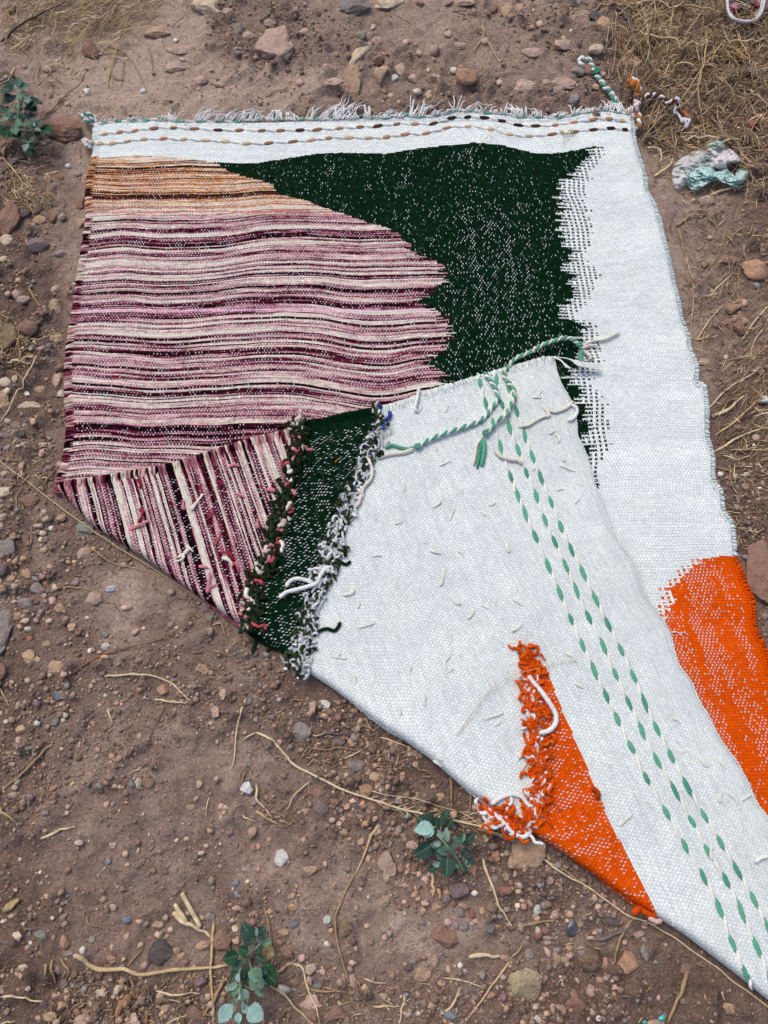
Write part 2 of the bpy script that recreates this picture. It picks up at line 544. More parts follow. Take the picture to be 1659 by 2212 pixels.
# ------------------------------------------------------------------ ground
def make_ground():
    xs = np.concatenate([-1.5 - np.cumsum(np.geomspace(0.01, 6, 28))[::-1], np.linspace(-1.5, 1.5, 521), 1.5 + np.cumsum(np.geomspace(0.01, 6, 28))])
    ys = np.concatenate([-0.5 - np.cumsum(np.geomspace(0.01, 6, 28))[::-1], np.linspace(-0.5, 2.15, 461), 2.15 + np.cumsum(np.geomspace(0.01, 6, 28))])
    X, Y = np.meshgrid(xs, ys)
    far = sstep(1.45, 2.0, np.abs(X)) + sstep(.75, 1.4, np.abs(Y - .85) - .55)
    Z = ground_h(X, Y) * np.clip(1 - far, 0, 1)
    V = np.column_stack([X.ravel(), Y.ravel(), Z.ravel()])
    nx = len(xs); i = np.arange(len(ys) - 1)[:, None]; j = np.arange(nx - 1)[None, :]
    F = np.stack([i * nx + j, i * nx + j + 1, (i + 1) * nx + j + 1, (i + 1) * nx + j], -1).reshape(-1, 4)
    me = mesh_np('ground', V, F)
    fk = np.clip(far.ravel(), 0, 1)
    set_attr(me, 'loose', soil_loose(V[:, 0], V[:, 1]) * (1 - fk) + .45 * fk, 'POINT', 'FLOAT')
    xg, yg = D(V[:, 0], V[:, 1])
    dust = sstep(340, 220, yg) * (.35 + .9 * sstep(.40, .60, fbm(V[:, 0] * 3.1, V[:, 1] * 4.2, 301, 4))) * sstep(1400, 1250, xg) * sstep(-100, 300, xg)
    set_attr(me, 'dust', np.clip(dust, 0, .9) * (1 - fk) + .25 * fk, 'POINT', 'FLOAT')
    o = link('ground', me, MAT_SOIL)
    tag(o, 'dry reddish-brown dirt with hairline cracks under and around the rug', kind='structure')


make_ground()

MST = .004
GXX, GYY = grid_pts(MST)
MAP_G = ground_h(GXX, GYY)
MAP_IN = inside(GXX, GYY, RUG_POLY[::3])


def soil_z(X, Y): return bilin(MAP_G, MST, X, Y)


def pile_h(x, y):
    return np.exp(-(((x - 1520) / 170) ** 2 + ((y - 160) / 170) ** 2)) * .026 + np.exp(-(((x - 130) / 190) ** 2 + ((y - 30) / 50) ** 2)) * .022


def on_rug(X, Y):
    j = np.clip(((np.asarray(X) - GX0) / MST).astype(int), 0, MAP_IN.shape[1] - 1); i = np.clip(((np.asarray(Y) - GY0) / MST).astype(int), 0, MAP_IN.shape[0] - 1)
    return MAP_IN[i, j]


# ------------------------------------------------------------------ rug cloth
ROW = 0.0029      # metres per weft row
PIT = 0.0056      # metres between visible warp dots
RUG_LABEL = 'handwoven white wool rug with green, orange and pink-striped areas, one long corner folded over'
rug = empty('rug', (*[float(v) for v in P(760, 700)], 0.0))
tag(rug, RUG_LABEL, 'rug')
RUG_OFF = np.array(rug.location)


def rug_child(o):
    o.parent = rug
    o.matrix_parent_inverse.identity()
    o.location = o.location - rug.location
    return o


def base_z(X, Y):
    dr = D_R(X, Y)
    de = np.minimum(D_L(X, Y), dr)
    dt = np.abs(Y - PL[0][1])
    z = 0.010 + 0.0075 * (fbm(X * 7, Y * 9, 41, 3) - 0.35) + 0.002 * (fbm(X * 30, Y * 22, 43, 2) - 0.5)
    # ripples running in from the wandering right edge
    z = z + 0.0022 * np.sin(Y * 46 + 3 * fbm(Y * 4, Y * 0, 4, 2) + X * 6) * np.exp(-dr / 0.11)
    z = z - 0.004 * np.exp(-(de / 0.006) ** 2) - 0.003 * np.exp(-(dt / 0.006) ** 2)
    return np.maximum(z, 0.004)


def flap_z(X, Y):
    df, ds, de = D_F(X, Y), D_S(X, Y), D_E(X, Y)
    z = base_z(X, Y) + 0.0075 + 0.018 * np.exp(-df / 0.035) + 0.008 * (fbm(X * 8 + 9, Y * 8, 51, 3) - 0.4)
    z = z + .004 * np.maximum(fbm((X + Y) * 7, (X - Y) * 2.2, 58, 3) - .52, 0) * 4
    z = z - 0.0025 * np.exp(-(ds / 0.008) ** 2) - 0.003 * np.exp(-(de / 0.008) ** 2)
    z = np.maximum(z, base_z(X, Y) + 0.003)
    r = 0.018
    t = np.clip(df / r, 0, 1)
    return z * 1.0 - (z - 0.011) * (1 - np.sqrt(1 - (1 - t) ** 2))


MAP_B = base_z(GXX, GYY); MAP_F = flap_z(GXX, GYY)


def interp_poly_x(poly, Yq):
    o = np.argsort(poly[:, 1])
    return np.interp(Yq, poly[o, 1], poly[o, 0])


C_WHITE = np.array(srgb(226, 235, 236)); C_GREEN = np.array(srgb(6, 32, 17)); C_ORANGE = np.array(srgb(214, 80, 6))
RAMP_P = np.array([0, .16, .32, .48, .62, .76, .88, 1.0])
RAMP_C = np.array([srgb(214, 206, 192), srgb(206, 184, 176), srgb(194, 154, 154), srgb(170, 118, 128), srgb(130, 72, 92), srgb(96, 28, 48), srgb(56, 8, 26), srgb(24, 6, 14)])
RAMP_O = np.array([srgb(224, 205, 184), srgb(212, 180, 148), srgb(196, 156, 116), srgb(184, 124, 76), srgb(168, 98, 48), srgb(130, 70, 42), srgb(92, 46, 34), srgb(46, 24, 22)])


def ramp_np(t, C):
    return np.stack([np.interp(t, RAMP_P, C[:, k]) for k in range(3)], -1)


def stripe_tone(rows, u, seed, bands=None, rowpos=None):
    """yarn tone per row; neighbouring rows of one skein share a tone that drifts along the row"""
    r = np.random.default_rng(seed)
    n = int(rows.max()) + 8
    grp = np.zeros(n, int); g = 0; i = 0
    base = []
    while i < n:
        k = r.random()
        if k < .24: L, b = r.integers(1, 4), r.uniform(.04, .28)
        elif k < .54: L, b = r.integers(1, 3), r.uniform(.28, .52)
        elif k < .72: L, b = r.integers(1, 3), r.uniform(.55, .72)
        else: L, b = r.integers(1, 3), r.uniform(.74, 1.0)
        grp[i:i + L] = g; base.append(b); g += 1; i += L
    base = np.array(base)
    t = base[grp][rows]
    gg = grp[rows]
    t = t + 0.75 * (vnoise(u * 2.6 + gg * 5.7, gg * 3.1, seed) - .5) + 0.45 * (vnoise(u * 9 + gg * 1.7, gg * 8.3, seed + 3) - .5) + 0.5 * (vnoise(u * 26 + rows * 3.7, rows * 2.3, seed + 13) - .5)
    t = t + .45 * (hsh(rows, rows * 0 + 4, seed + 9) > .84) * (vnoise(u * 3 + rows * 2.1, rows * 1.3, seed + 7) > .35)
    t = t + 0.34 * (hsh(rows, rows * 0, seed + 5) - .5)
    if bands is not None:
        for y0, y1, tone, k in bands:
            k = k * (1 if tone < .6 else (hsh(gg * 1.0, gg * 0 + y0, 4) < .55))
            m = sstep(y0 - 2, y0 + 1, rowpos) * sstep(y1 + 2, y1 - 1, rowpos) * k * .65
            t = t * (1 - m) + (tone + 0.45 * (t - .4)) * m
    return np.clip(t, 0, 1)


G_TOP = np.array([(190, 343), (245, 338), (300, 335), (350, 336), (400, 342), (465, 350), (520, 353), (553, 352), (620, 341), (680, 332), (750, 329), (830, 332), (850, 330), (880, 324), (920, 320), (990, 311), (1030, 308), (1080, 312), (1120, 322), (1150, 329), (1180, 332), (1220, 328), (1250, 323), (1290, 315), (1500, 308)])
ARC = np.array([(352, 466), (362, 480), (380, 522), (390, 560), (398, 585), (420, 602), (432, 660), (448, 700), (468, 762), (480, 800), (493, 842), (512, 868), (530, 882), (548, 893), (560, 930), (573, 958), (590, 956), (606, 958), (620, 945), (634, 925), (652, 902), (664, 915), (676, 950), (690, 958), (706, 968), (728, 972), (745, 962), (758, 958), (768, 938), (782, 912), (795, 935), (806, 958), (830, 952), (860, 948)])  # y, x
HATCH = np.array([(300, 1296, 1305), (325, 1272, 1303), (345, 1265, 1296), (352, 1250, 1292), (370, 1240, 1275), (390, 1222, 1268), (397, 1203, 1262), (420, 1203, 1262), (440, 1212, 1264), (460, 1206, 1270), (480, 1212, 1276), (500, 1208, 1280), (515, 1215, 1270), (530, 1210, 1281), (540, 1240, 1262), (550, 1212, 1253), (560, 1225, 1262), (570, 1222, 1272), (583, 1215, 1294), (600, 1240, 1289), (620, 1236, 1284), (640, 1232, 1270), (650, 1232, 1270), (660, 1209, 1262), (675, 1212, 1250), (690, 1218, 1240), (697, 1238, 1272), (710, 1255, 1291), (725, 1250, 1292), (740, 1255, 1296), (765, 1250, 1300), (790, 1245, 1298), (810, 1232, 1282), (820, 1220, 1276), (835, 1235, 1270), (850, 1244, 1290), (860, 1252, 1305), (900, 1262, 1309), (950, 1262, 1316), (975, 1262, 1306), (1000, 1266, 1298), (1030, 1275, 1294), (1056, 1290, 1291), (1062, 900, 900)])
ORL = np.array([(1198, 1700), (1202, 1510), (1212, 1488), (1225, 1478), (1232, 1462), (1246, 1457), (1256, 1446), (1268, 1430), (1285, 1426), (1300, 1432), (1325, 1418), (1360, 1400), (1500, 1300), (2600, 900)])
BANDS = [(396, 412, .12, .8), (414, 420, .85, .7), (426, 444, .3, .6), (446, 452, .8, .7), (457, 462, .55, .5), (466, 472, .68, .8), (478, 492, .15, .7), (494, 500, .9, .8), (506, 530, .2, .6), (546, 556, .85, .75), (560, 566, .7, .5), (572, 590, .35, .6), (594, 612, .06, .85), (618, 623, .9, .8), (630, 636, .95, .6), (640, 656, .3, .7), (664, 672, .2, .8), (684, 690, .85, .6), (698, 716, .5, .6), (720, 730, .25, .6), (745, 752, .9, .7), (756, 764, .97, .8), (772, 784, .8, .6), (790, 797, .3, .7), (803, 812, .1, .8), (816, 820, .9, .7), (824, 838, .45, .7), (842, 850, .8, .8), (856, 866, .12, .8), (870, 876, .85, .7), (884, 896, .45, .7), (902, 914, .05, .9), (918, 926, .88, .8), (930, 940, .5, .7), (944, 951, .75, .7), (954, 960, .08, .85), (963, 970, .92, .8), (976, 1025, .5, .6)]


def grid_mesh(name, XY, Z, col, warp, U, V, keep=None):
    """XY (r,c,2) vertices; col (r-1,c-1,3) per-cell weft colour"""
    R, Cn = Z.shape
    Vt = np.column_stack([XY[..., 0].ravel(), XY[..., 1].ravel(), Z.ravel()]) - RUG_OFF
    i = np.arange(R - 1)[:, None]; j = np.arange(Cn - 1)[None, :]
    F = np.stack([i * Cn + j, i * Cn + j + 1, (i + 1) * Cn + j + 1, (i + 1) * Cn + j], -1).reshape(-1, 4)
    ci = np.arange(Cn - 1)[None, :] + 0 * col[..., 0]; ri = np.arange(R - 1)[:, None] + 0 * col[..., 0]
    g_ = np.random.default_rng(R + 5).random((R - 1, Cn - 1)) - .5
    dark = (col.mean(-1) < .6); orng = (col[..., 0] > col[..., 2] * 20) & (col[..., 0] > .3)
    g2 = vnoise(ci * .45, ri * .55, 93) - .5
    col = col * (1 + np.where(orng, .16, np.where(dark, .62, .20)) * g_ + np.where(orng, .10, np.where(dark, .5, .12)) * g2 + np.where(dark, 0, .10) * (vnoise(ci * .10, ri * .6, 95) - .5) + np.where(dark, 0, .05) * (vnoise(ci * .35, ri * .04, 96) - .5))[..., None]
    rg = np.random.default_rng(R)
    q_ = np.repeat(rg.random(((R + 1) // 2, Cn - 1)), 2, axis=0)[:R - 1]
    warp = np.minimum(warp * np.where(dark, .45 + 1.9 * q_ ** 2.4, 1.0), np.where(dark, .20, 9))
    keep = np.ones(len(F), bool) if keep is None else keep.ravel()
    F = F[keep]
    used = np.unique(F); remap = np.zeros(len(Vt), np.int64); remap[used] = np.arange(len(used))
    uv = np.column_stack([U.ravel(), V.ravel()])
    me = mesh_np(name, Vt[used], remap[F])
    set_attr(me, 'col', col.reshape(-1, 3)[keep], 'FACE')
    set_attr(me, 'warp', warp.ravel()[keep], 'FACE', 'FLOAT')
    ul = me.uv_layers.new(name='threads')
    ul.data.foreach_set('uv', uv[F.ravel()].astype(np.float32).ravel())
    return me


def face_layer():
    Ytop = float(PL[0][1]) + 0.001
    Ybot = -0.62
    nr = int((Ytop - Ybot) / ROW)
    ncol = 240
    v = np.arange(nr + 1)
    u = np.linspace(0, 1, ncol + 1)
    Yr = Ytop - v * ROW
    Ym = Yr[:, None] + 0 * u[None]
    Xl = interp_poly_x(PL, Yr); sl = (PL[-1][0] - PL[-12][0]) / (PL[-1][1] - PL[-12][1])
    low = Yr < PL[-1][1]
    Xl[low] = PL[-1][0] + (Yr[low] - PL[-1][1]) * sl
    Xr = interp_poly_x(PR, Yr)
    # clamp the left end of the lower rows to the fold
    o = np.argsort(PFOLD[:, 1])
    Xf = np.interp(Yr, PFOLD[o, 1], PFOLD[o, 0]) + 0.004
    Xf[Yr > PFOLD[:, 1].max()] = -9
    Xm = Xl[:, None] + (Xr - Xl)[:, None] * u[None]
    wob = 0.046 * (fbm(Xm * 4.4, Ym * 2.6, 61, 2) - .5) + 0.008 * (fbm(Xm * 12, Ym * 6, 63, 2) - .5)
    top = sstep(0, .05, Ytop - Ym)
    Ym2 = Ym + wob * top
    # the top hem bows a little
    hx, hy = np.array([(203, 262), (300, 258), (400, 263), (560, 262), (700, 259), (850, 254), (945, 250), (985, 240), (1050, 243), (1130, 253), (1210, 254), (1300, 238), (1370, 248)]).T
    HX, HY = P(hx, hy, ZB)
    Ym2 = Ym2 + (np.interp(Xm, HX, HY) - Ytop) * np.exp(-(Ytop - Ym) / .06)
    clip = Xf > Xl
    Xm = np.where(clip[:, None], np.maximum(Xm, Xf[:, None]), Xm)
    Z = base_z(Xm, Ym2)
    df = D_F(Xm, Ym2)
    dfc = D_F(.5 * (Xm[1:, 1:] + Xm[:-1, :-1]), .5 * (Ym2[1:, 1:] + Ym2[:-1, :-1]))
    Z = np.where(clip[:, None] & (df < .03), np.minimum(Z, 0.007), Z)
    U = (u * ncol)[None] + 0 * Ym; V = (v[:, None] + 0 * Xm).astype(float)
    # cell centres
    cx = .25 * (Xm[1:, 1:] + Xm[:-1, 1:] + Xm[1:, :-1] + Xm[:-1, :-1]); cy = .25 * (Ym2[1:, 1:] + Ym2[:-1, 1:] + Ym2[1:, :-1] + Ym2[:-1, :-1])
    x, y = D(cx, cy, ZB)
    rows = np.broadcast_to(np.arange(nr)[:, None], x.shape)
    rh = hsh(rows, 0 * rows, 3); rh2 = hsh(np.floor(rows / 2), 0 * rows, 9)
    col = np.tile(C_WHITE, (*x.shape, 1)); warp = np.full(x.shape, .2)
    ln = hsh(rows, 0 * rows, 77)
    col *= (0.955 + 0.07 * ln)[..., None]
    streak = fbm(U[:-1, :-1] * .30, V[:-1, :-1] * .018, 71, 3); streak2 = vnoise(U[:-1, :-1] * .8, V[:-1, :-1] * .045, 73)
    below = y > np.interp(x, G_TOP[:, 0], G_TOP[:, 1])
    arcx = np.interp(y, ARC[:, 0], ARC[:, 1]) + (rh - .5) * 22 * sstep(460, 560, y) + (rh - .5) * 8
    hp = np.floor(rows / 3 + .3 * np.sin(rows * .37)); rh3 = hsh(hp, 0 * rows, 31)
    h1 = np.interp(y, HATCH[:, 0], HATCH[:, 1]) + (rh3 - .5) * 26 + (rh - .5) * 6; h2 = np.interp(y, HATCH[:, 0], HATCH[:, 2]) + (rh3 - .5) * 16 + (rh - .5) * 6
    green = below & (x > arcx) & ((x < h1) | ((x < h2) & (rows % 3 < 2) & ((np.arange(ncol)[None, :] % 2 == 0) | (x < h1 + 12)))) & (y < 1062)
    hatch = below & (x > h1) & (x < h2) & (y < 1062)
    col[green] = C_GREEN * (0.8 + .5 * vnoise(x, y, 8)[green])[:, None]
    mid = np.exp(-((x - 1070) / 130) ** 2)
    gd = .010 + .03 * np.clip(streak - .42, 0, 1) + .60 * np.clip(streak2 - .78, 0, 1) * sstep(.46, .58, streak) + .014 * mid * sstep(400, 480, y)
    gd = gd * (1 - sstep(h1 - 26, h1 - 2, x) * .9) * sstep(0, 40, x - arcx + 12)
    warp[green] = gd[green]
    warp[hatch] = .20
    stripes = below & (x < arcx) & (y < 1200)
    t = stripe_tone(rows, cx * 1.0, 19, BANDS, y)
    cs = ramp_np(t, RAMP_C); co = ramp_np(t, RAMP_O)
    ko = sstep(470, 425, y + 25 * (fbm(cx * 4, rows * .12, 81, 2) - .5) + (rh - .5) * 26)[..., None]
    red = ((y > 455) & (y < 459))[..., None] * 0.7
    cs = cs * (1 - ko) + co * ko
    cs = cs * (1 - red) + np.array(srgb(190, 80, 30)) * red
    pinkline = (np.abs(y - 669) < 2.2)[..., None] * .7
    cs = cs * (1 - pinkline) + np.array(srgb(238, 176, 214)) * pinkline
    col[stripes] = cs[stripes]
    dl = cx - Xl[:-1, None]
    sd_ = .055 + .22 * np.clip(fbm(U[:-1, :-1] * .22, V[:-1, :-1] * .03, 91, 3) - .45, 0, 1) + .02 * streak2
    sd_ = sd_ * sstep(.008, .022, dl)
    sd_ = sd_ * (1 - .72 * sstep(.62, .85, t))
    warp[stripes] = sd_[stripes]
    orx = np.interp(y, ORL[:, 0], ORL[:, 1]) + (rh2 - .5) * 14
    orange = (x > orx) & (y > 1200)
    frh = (x > orx) & (x < orx + 16 + 12 * rh3) & (y > 1200) & (y < 1345)
    col[orange] = C_ORANGE * (0.92 + .12 * vnoise(x / 3, y / 3, 12)[orange])[:, None]
    wr = frh & ((rows % 3 == 1) | (np.arange(ncol)[None, :] % 2 == 1))
    col[wr] = C_WHITE * .96
    nf = dfc < .05
    for a_, b_, c_ in ((0, 528, srgb(150, 84, 104)), (528, 645, C_GREEN), (1135, 1428, C_ORANGE)):
        k_ = nf & (x > a_) & (x < b_) & (y > 1035)
        col[k_] = np.array(c_) * (.7 + .5 * rh[k_])[:, None]; warp[k_] = .0
    dr = Xr[:-1, None] - cx
    od = .012 + .22 * np.clip(streak - .42, 0, 1) + .30 * np.clip(streak2 - .7, 0, 1) * (streak > .45)
    warp[orange] = (od * sstep(.016, .032, dr))[orange]
    keep = (np.abs(Xm[1:, 1:] - Xm[1:, :-1]) > 1e-5) | (np.abs(Xm[:-1, 1:] - Xm[:-1, :-1]) > 1e-5)
    me = grid_mesh('woven_face', np.stack([Xm, Ym2], -1), Z, col, warp, U, V, keep)
    o = link('woven_face', me, MAT_WEAVE, rug)
    # colour of the first cell of each row, for the selvage cords
    return col[:, 2], Yr[:-1], Ym2


edge_cols, edge_Y, _ = face_layer()


def flap_layer():
    # a runs along the old left selvage, b along the weft to the fold
    d = np.r_[0, np.cumsum(np.hypot(*np.diff(PSEL, axis=0).T))]
    La = d[-1]
    na = int(La / ROW)
    a = np.linspace(0, La, na + 1)
    S = np.column_stack([np.interp(a, d, PSEL[:, 0]), np.interp(a, d, PSEL[:, 1])])
    d0 = np.array(P(323, 1207, ZF)) - np.array(P(269, 1019, ZF)); d0 /= np.linalg.norm(d0)
    d1 = np.array(P(1425, 1985, ZF)) - np.array(P(1165, 1440, ZF)); d1 /= np.linalg.norm(d1)
    # rows near the end run parallel to the end edge
    de = np.r_[0, np.cumsum(np.hypot(*np.diff(PEND, axis=0).T))]
    B = 2.1
    nb = int(B / PIT)
    b = np.linspace(0, B, nb + 1)
    E = np.column_stack([np.interp(b, de, PEND[:, 0]), np.interp(b, de, PEND[:, 1])])
    ang0, ang1 = math.atan2(d0[1], d0[0]), math.atan2(d1[1], d1[0])
    tt = a / La
    ang = ang0 + (ang1 - ang0) * sstep(0.0, 0.9, tt)
    L = S[:, None, :] + b[None, :, None] * np.stack([np.cos(ang), np.sin(ang)], -1)[:, None, :]
    dev = E - L[-1]
    kk = np.exp(-(La - a) / .10)[:, None, None]
    L = L + dev[None] * kk
    # gentle bend of the rows
    wob = 0.006 * (fbm(a[:, None] * 5 + 0 * b, b[None] * 4, 101, 2) - .5)[..., None] * np.array(d0 * 0 + [1, -.3]) * sstep(0, .05, b)[None, :, None] * (1 - kk)
    L = L + wob
    # cut at the fold: signed side test
    o = np.argsort(PFOLD[:, 0])
    fy = np.interp(L[..., 0], PFOLD[o, 0], PFOLD[o, 1])
    beyond = L[..., 1] < fy
    first = np.argmax(beyond, axis=1); has = beyond.any(axis=1)
    Lc = L.copy()
    for i in range(na + 1):
        if has[i] and first[i] > 0:
            k = first[i]; p0, p1 = L[i, k - 1], L[i, k]
            f0 = p0[1] - fy[i, k - 1]; f1 = p1[1] - fy[i, k]
            t = f0 / (f0 - f1 + 1e-12)
            Lc[i, k:] = p0 + (p1 - p0) * t
        elif has[i]:
            Lc[i, :] = L[i, 0]
    Xg, Yg = Lc[..., 0], Lc[..., 1]
    Z = flap_z(Xg, Yg)
    U = (b / PIT)[None] + 0 * Xg; V = np.arange(na + 1)[:, None] + 0.0 * Xg
    cx = .25 * (Xg[1:, 1:] + Xg[:-1, 1:] + Xg[1:, :-1] + Xg[:-1, :-1]); cy = .25 * (Yg[1:, 1:] + Yg[:-1, 1:] + Yg[1:, :-1] + Yg[:-1, :-1])
    x, y = D(cx, cy, ZF)
    rows = np.broadcast_to(np.arange(na)[:, None], x.shape)
    rh = hsh(rows, 0 * rows, 23)
    col = np.tile(C_WHITE * .97, (*x.shape, 1)) * (0.93 + 0.09 * hsh(rows, 0 * rows, 88))[..., None]
    warp = np.full(x.shape, .26)
    PBp = np.array([(900, 640), (950, 643), (980, 640), (1030, 628), (1090, 614), (1130, 600), (1220, 572), (1290, 547), (1345, 532), (1400, 515)])
    WBp = np.array([(860, 822), (900, 820), (950, 812), (1010, 788), (1060, 755), (1130, 728), (1190, 712), (1240, 690), (1330, 662), (1390, 652), (1450, 640)])
    pb = np.interp(y, PBp[:, 0], PBp[:, 1]) + (rh - .5) * 10; wb = np.interp(y, WBp[:, 0], WBp[:, 1]) + (rh - .5) * 10
    streak = fbm(U[:-1, :-1] * .05, V[:-1, :-1] * .12, 171, 3)
    sdist = b[None, :-1] + 0 * x
    st = x < pb
    t = stripe_tone(rows, b[None, :-1] + 0 * x, 37)
    cs = ramp_np(np.clip(t * 1.0, 0, 1), RAMP_C)
    col[st] = cs[st]; warp[st] = ((.05 + .10 * streak) * (1 - .7 * sstep(.62, .85, t)) * sstep(.018, .032, sdist))[st]
    gr = (x >= pb) & (x < wb)
    col[gr] = C_GREEN * (0.8 + .5 * vnoise(x, y, 8)[gr])[:, None]
    warp[gr] = ((.026 + .05 * np.clip(streak - .35, 0, 1)) * sstep(.022, .04, sdist))[gr]
    OL = np.array([(1420, 1400), (1436, 1168), (1450, 1158), (1500, 1160), (1560, 1166), (1620, 1172), (1700, 1160), (1770, 1142), (1830, 1130), (2300, 1130)])
    OR_ = np.array([(1436, 1166), (1450, 1184), (1530, 1215), (1640, 1262), (1760, 1313), (1880, 1371), (1990, 1427), (2080, 1470), (2300, 1580)])
    og = (y > 1436) & (x > np.interp(y, OL[:, 0], OL[:, 1]) + (rh - .5) * 10) & (x < np.interp(y, OR_[:, 0], OR_[:, 1]))
    col[og] = C_ORANGE * (0.82 + .3 * vnoise(x / 3, y / 3, 12)[og])[:, None]
    os_ = fbm(U[:-1, :-1] * .35, V[:-1, :-1] * .05, 172, 3)
    warp[og] = (.022 + .3 * np.clip(os_ - .52, 0, 1))[og]
    dg = np.hypot(Xg[1:, 1:] - Xg[1:, :-1], Yg[1:, 1:] - Yg[1:, :-1]) + np.hypot(Xg[:-1, 1:] - Xg[:-1, :-1], Yg[:-1, 1:] - Yg[:-1, :-1])
    keep = (dg > 1e-5) & (np.minimum(cy, 9) > -0.62)
    me = grid_mesh('folded_corner', np.stack([Xg, Yg], -1), Z, col, warp, U, V, keep)
    o = link('folded_corner', me, MAT_WEAVE, rug)
    o['label'] = 'folded-over corner showing the back of the cloth'
    return col[:, 2], S


flap_cols, flap_S = flap_layer()


def on(x, y, dz=0.0, layer='base'):
    """point on the cloth surface for survey coordinates"""
    z = ZB if layer == 'base' else ZF
    for _ in range(3):
        X, Y = P(x, y, z + dz)
        if layer == 'base': zz = bilin(MAP_B, MST, X, Y)
        elif layer == 'flap': zz = bilin(MAP_F, MST, X, Y)
        else: zz = soil_z(X, Y) + pile_h(np.asarray(x, float), np.asarray(y, float))
        z = zz
    return np.array([X, Y, z + dz]) if np.ndim(X) == 0 else np.column_stack([X, Y, z + dz])


def path(pts, dz=0.002, layer='flap', n=8, lift=None):
    q = spline(pts, n)
    r = on(q[:, 0], q[:, 1], dz, layer)
    if lift is not None: r[:, 2] += lift * np.sin(np.linspace(0, np.pi, len(r)))
    return r


def rug_obj(name, V, F, mat, color=None, parent=rug, smooth=True):
    me = mesh_np(name, V - RUG_OFF, F, smooth)
    o = link(name, me, mat, parent, color)
    return o


# selvages: ribbed cords of doubled warps with the weft turning round them
def selvage(line, cols, zfun, rad=0.0040, rib=0.0066, inward=0.0, seed=0, colfun=None, side=1):
    d = np.r_[0, np.cumsum(np.hypot(*np.diff(line, axis=0).T))]
    n = int(d[-1] / (rib / 4))
    s = np.linspace(0, d[-1], n)
    p = np.column_stack([np.interp(s, d, line[:, 0]), np.interp(s, d, line[:, 1])])
    t = np.gradient(p, axis=0); t /= np.linalg.norm(t, axis=1)[:, None]
    nn = np.column_stack([-t[:, 1], t[:, 0]])
    ph = s / rib * 2 * np.pi + 1.2 * vnoise(s * 60, 0 * s, seed)
    p = p + nn * (inward + 0.0012 * np.sin(ph) + 0.003 * (fbm(s * 25, 0 * s, seed, 2) - .5))[:, None]
    z = zfun(p[:, 0], p[:, 1]) + 0.0012
    r = rad * (0.86 + .18 * np.sin(ph) + .2 * (vnoise(s * 90, 0 * s, seed + 1) - .5))
    V, F = tube_np(np.column_stack([p, z]), r, 7)
    return V, F, s, p


def add_selvage(line, zfun, colf, **k):
    V, F, s, p = selvage(line, None, zfun, **k)
    c = colf(s, p)
    me = mesh_np('selvage', V - RUG_OFF, F)
    set_attr(me, 'col', np.repeat(c, 7, axis=0))
    return link('selvage', me, MAT_YARN_A, rug)


def left_cols(s, p):
    i = np.clip(((edge_Y[0] - p[:, 1]) / ROW).astype(int), 0, len(edge_cols) - 1)
    return edge_cols[i // 2 * 2]


def right_cols(s, p):
    y = D(p[:, 0], p[:, 1], ZB)[1]
    k = (y > 1203)[:, None]
    return np.where(k, C_ORANGE * 1.02, C_WHITE * .93) * (0.9 + .14 * vnoise(s * 200, 0 * s, 4))[:, None]


def flap_cols_f(s, p):
    i = np.clip((s / ROW).astype(int), 0, len(flap_cols) - 1)
    return flap_cols[i] * .93




def ribs(line, zfun, colf, step, rad, out, inn, seed):
    """the weft turning round the edge threads: one small wool rib after another"""
    r = np.random.default_rng(seed)
    d = np.r_[0, np.cumsum(np.hypot(*np.diff(line, axis=0).T))]
    s_ = np.arange(step, d[-1], step); s_ = s_ + r.normal(0, step * .12, len(s_))
    p = np.column_stack([np.interp(s_, d, line[:, 0]), np.interp(s_, d, line[:, 1])])
    t = np.column_stack([np.interp(s_ + .004, d, line[:, 0]) - np.interp(s_ - .004, d, line[:, 0]), np.interp(s_ + .004, d, line[:, 1]) - np.interp(s_ - .004, d, line[:, 1])])
    t /= np.linalg.norm(t, axis=1)[:, None] + 1e-9
    nn = np.column_stack([-t[:, 1], t[:, 0]])
    c = colf(s_, p)
    z = zfun(p[:, 0], p[:, 1])
    zi = zfun(p[:, 0] + nn[:, 0] * inn, p[:, 1] + nn[:, 1] * inn)
    bag = Bag()
    for k in range(len(s_)):
        o_ = out * r.uniform(.6, 1.3); rr = rad * r.uniform(.85, 1.15); sl = r.normal(0, .0012)
        q = [(*(p[k] - nn[k] * o_ * np.sign(inn)), z[k] - .0035), (*(p[k] - nn[k] * o_ * .6 * np.sign(inn)), z[k] + .0004),
             (*(p[k] + nn[k] * inn * .3 + t[k] * sl), z[k] * .7 + zi[k] * .3 + .0016), (*(p[k] + nn[k] * inn + t[k] * sl), zi[k] - .0006)]
        V, F = tube_np(np.array(q) - RUG_OFF, np.array([.8, 1, 1, .5]) * rr, 6, cap=False)
        bag.add(V, F, c[k] * r.uniform(.88, 1.1))
    return bag.build('selvage', MAT_YARN_A, rug)


ribs(PL[:-3], base_z, left_cols, .0050, .0030, .0035, .0150, 1)
ribs(PR, base_z, right_cols, .0058, .0030, .0030, -.0080, 2)
add_selvage(PR, base_z, right_cols, rad=.0026, seed=6, inward=-.0100)
ribs(PSEL, flap_z, flap_cols_f, .0050, .0030, .0030, -.0160, 3)
add_selvage(PEND, flap_z, lambda s, p: np.tile(C_WHITE * .9, (len(s), 1)), rad=.0018, rib=.006, seed=4, inward=.001)


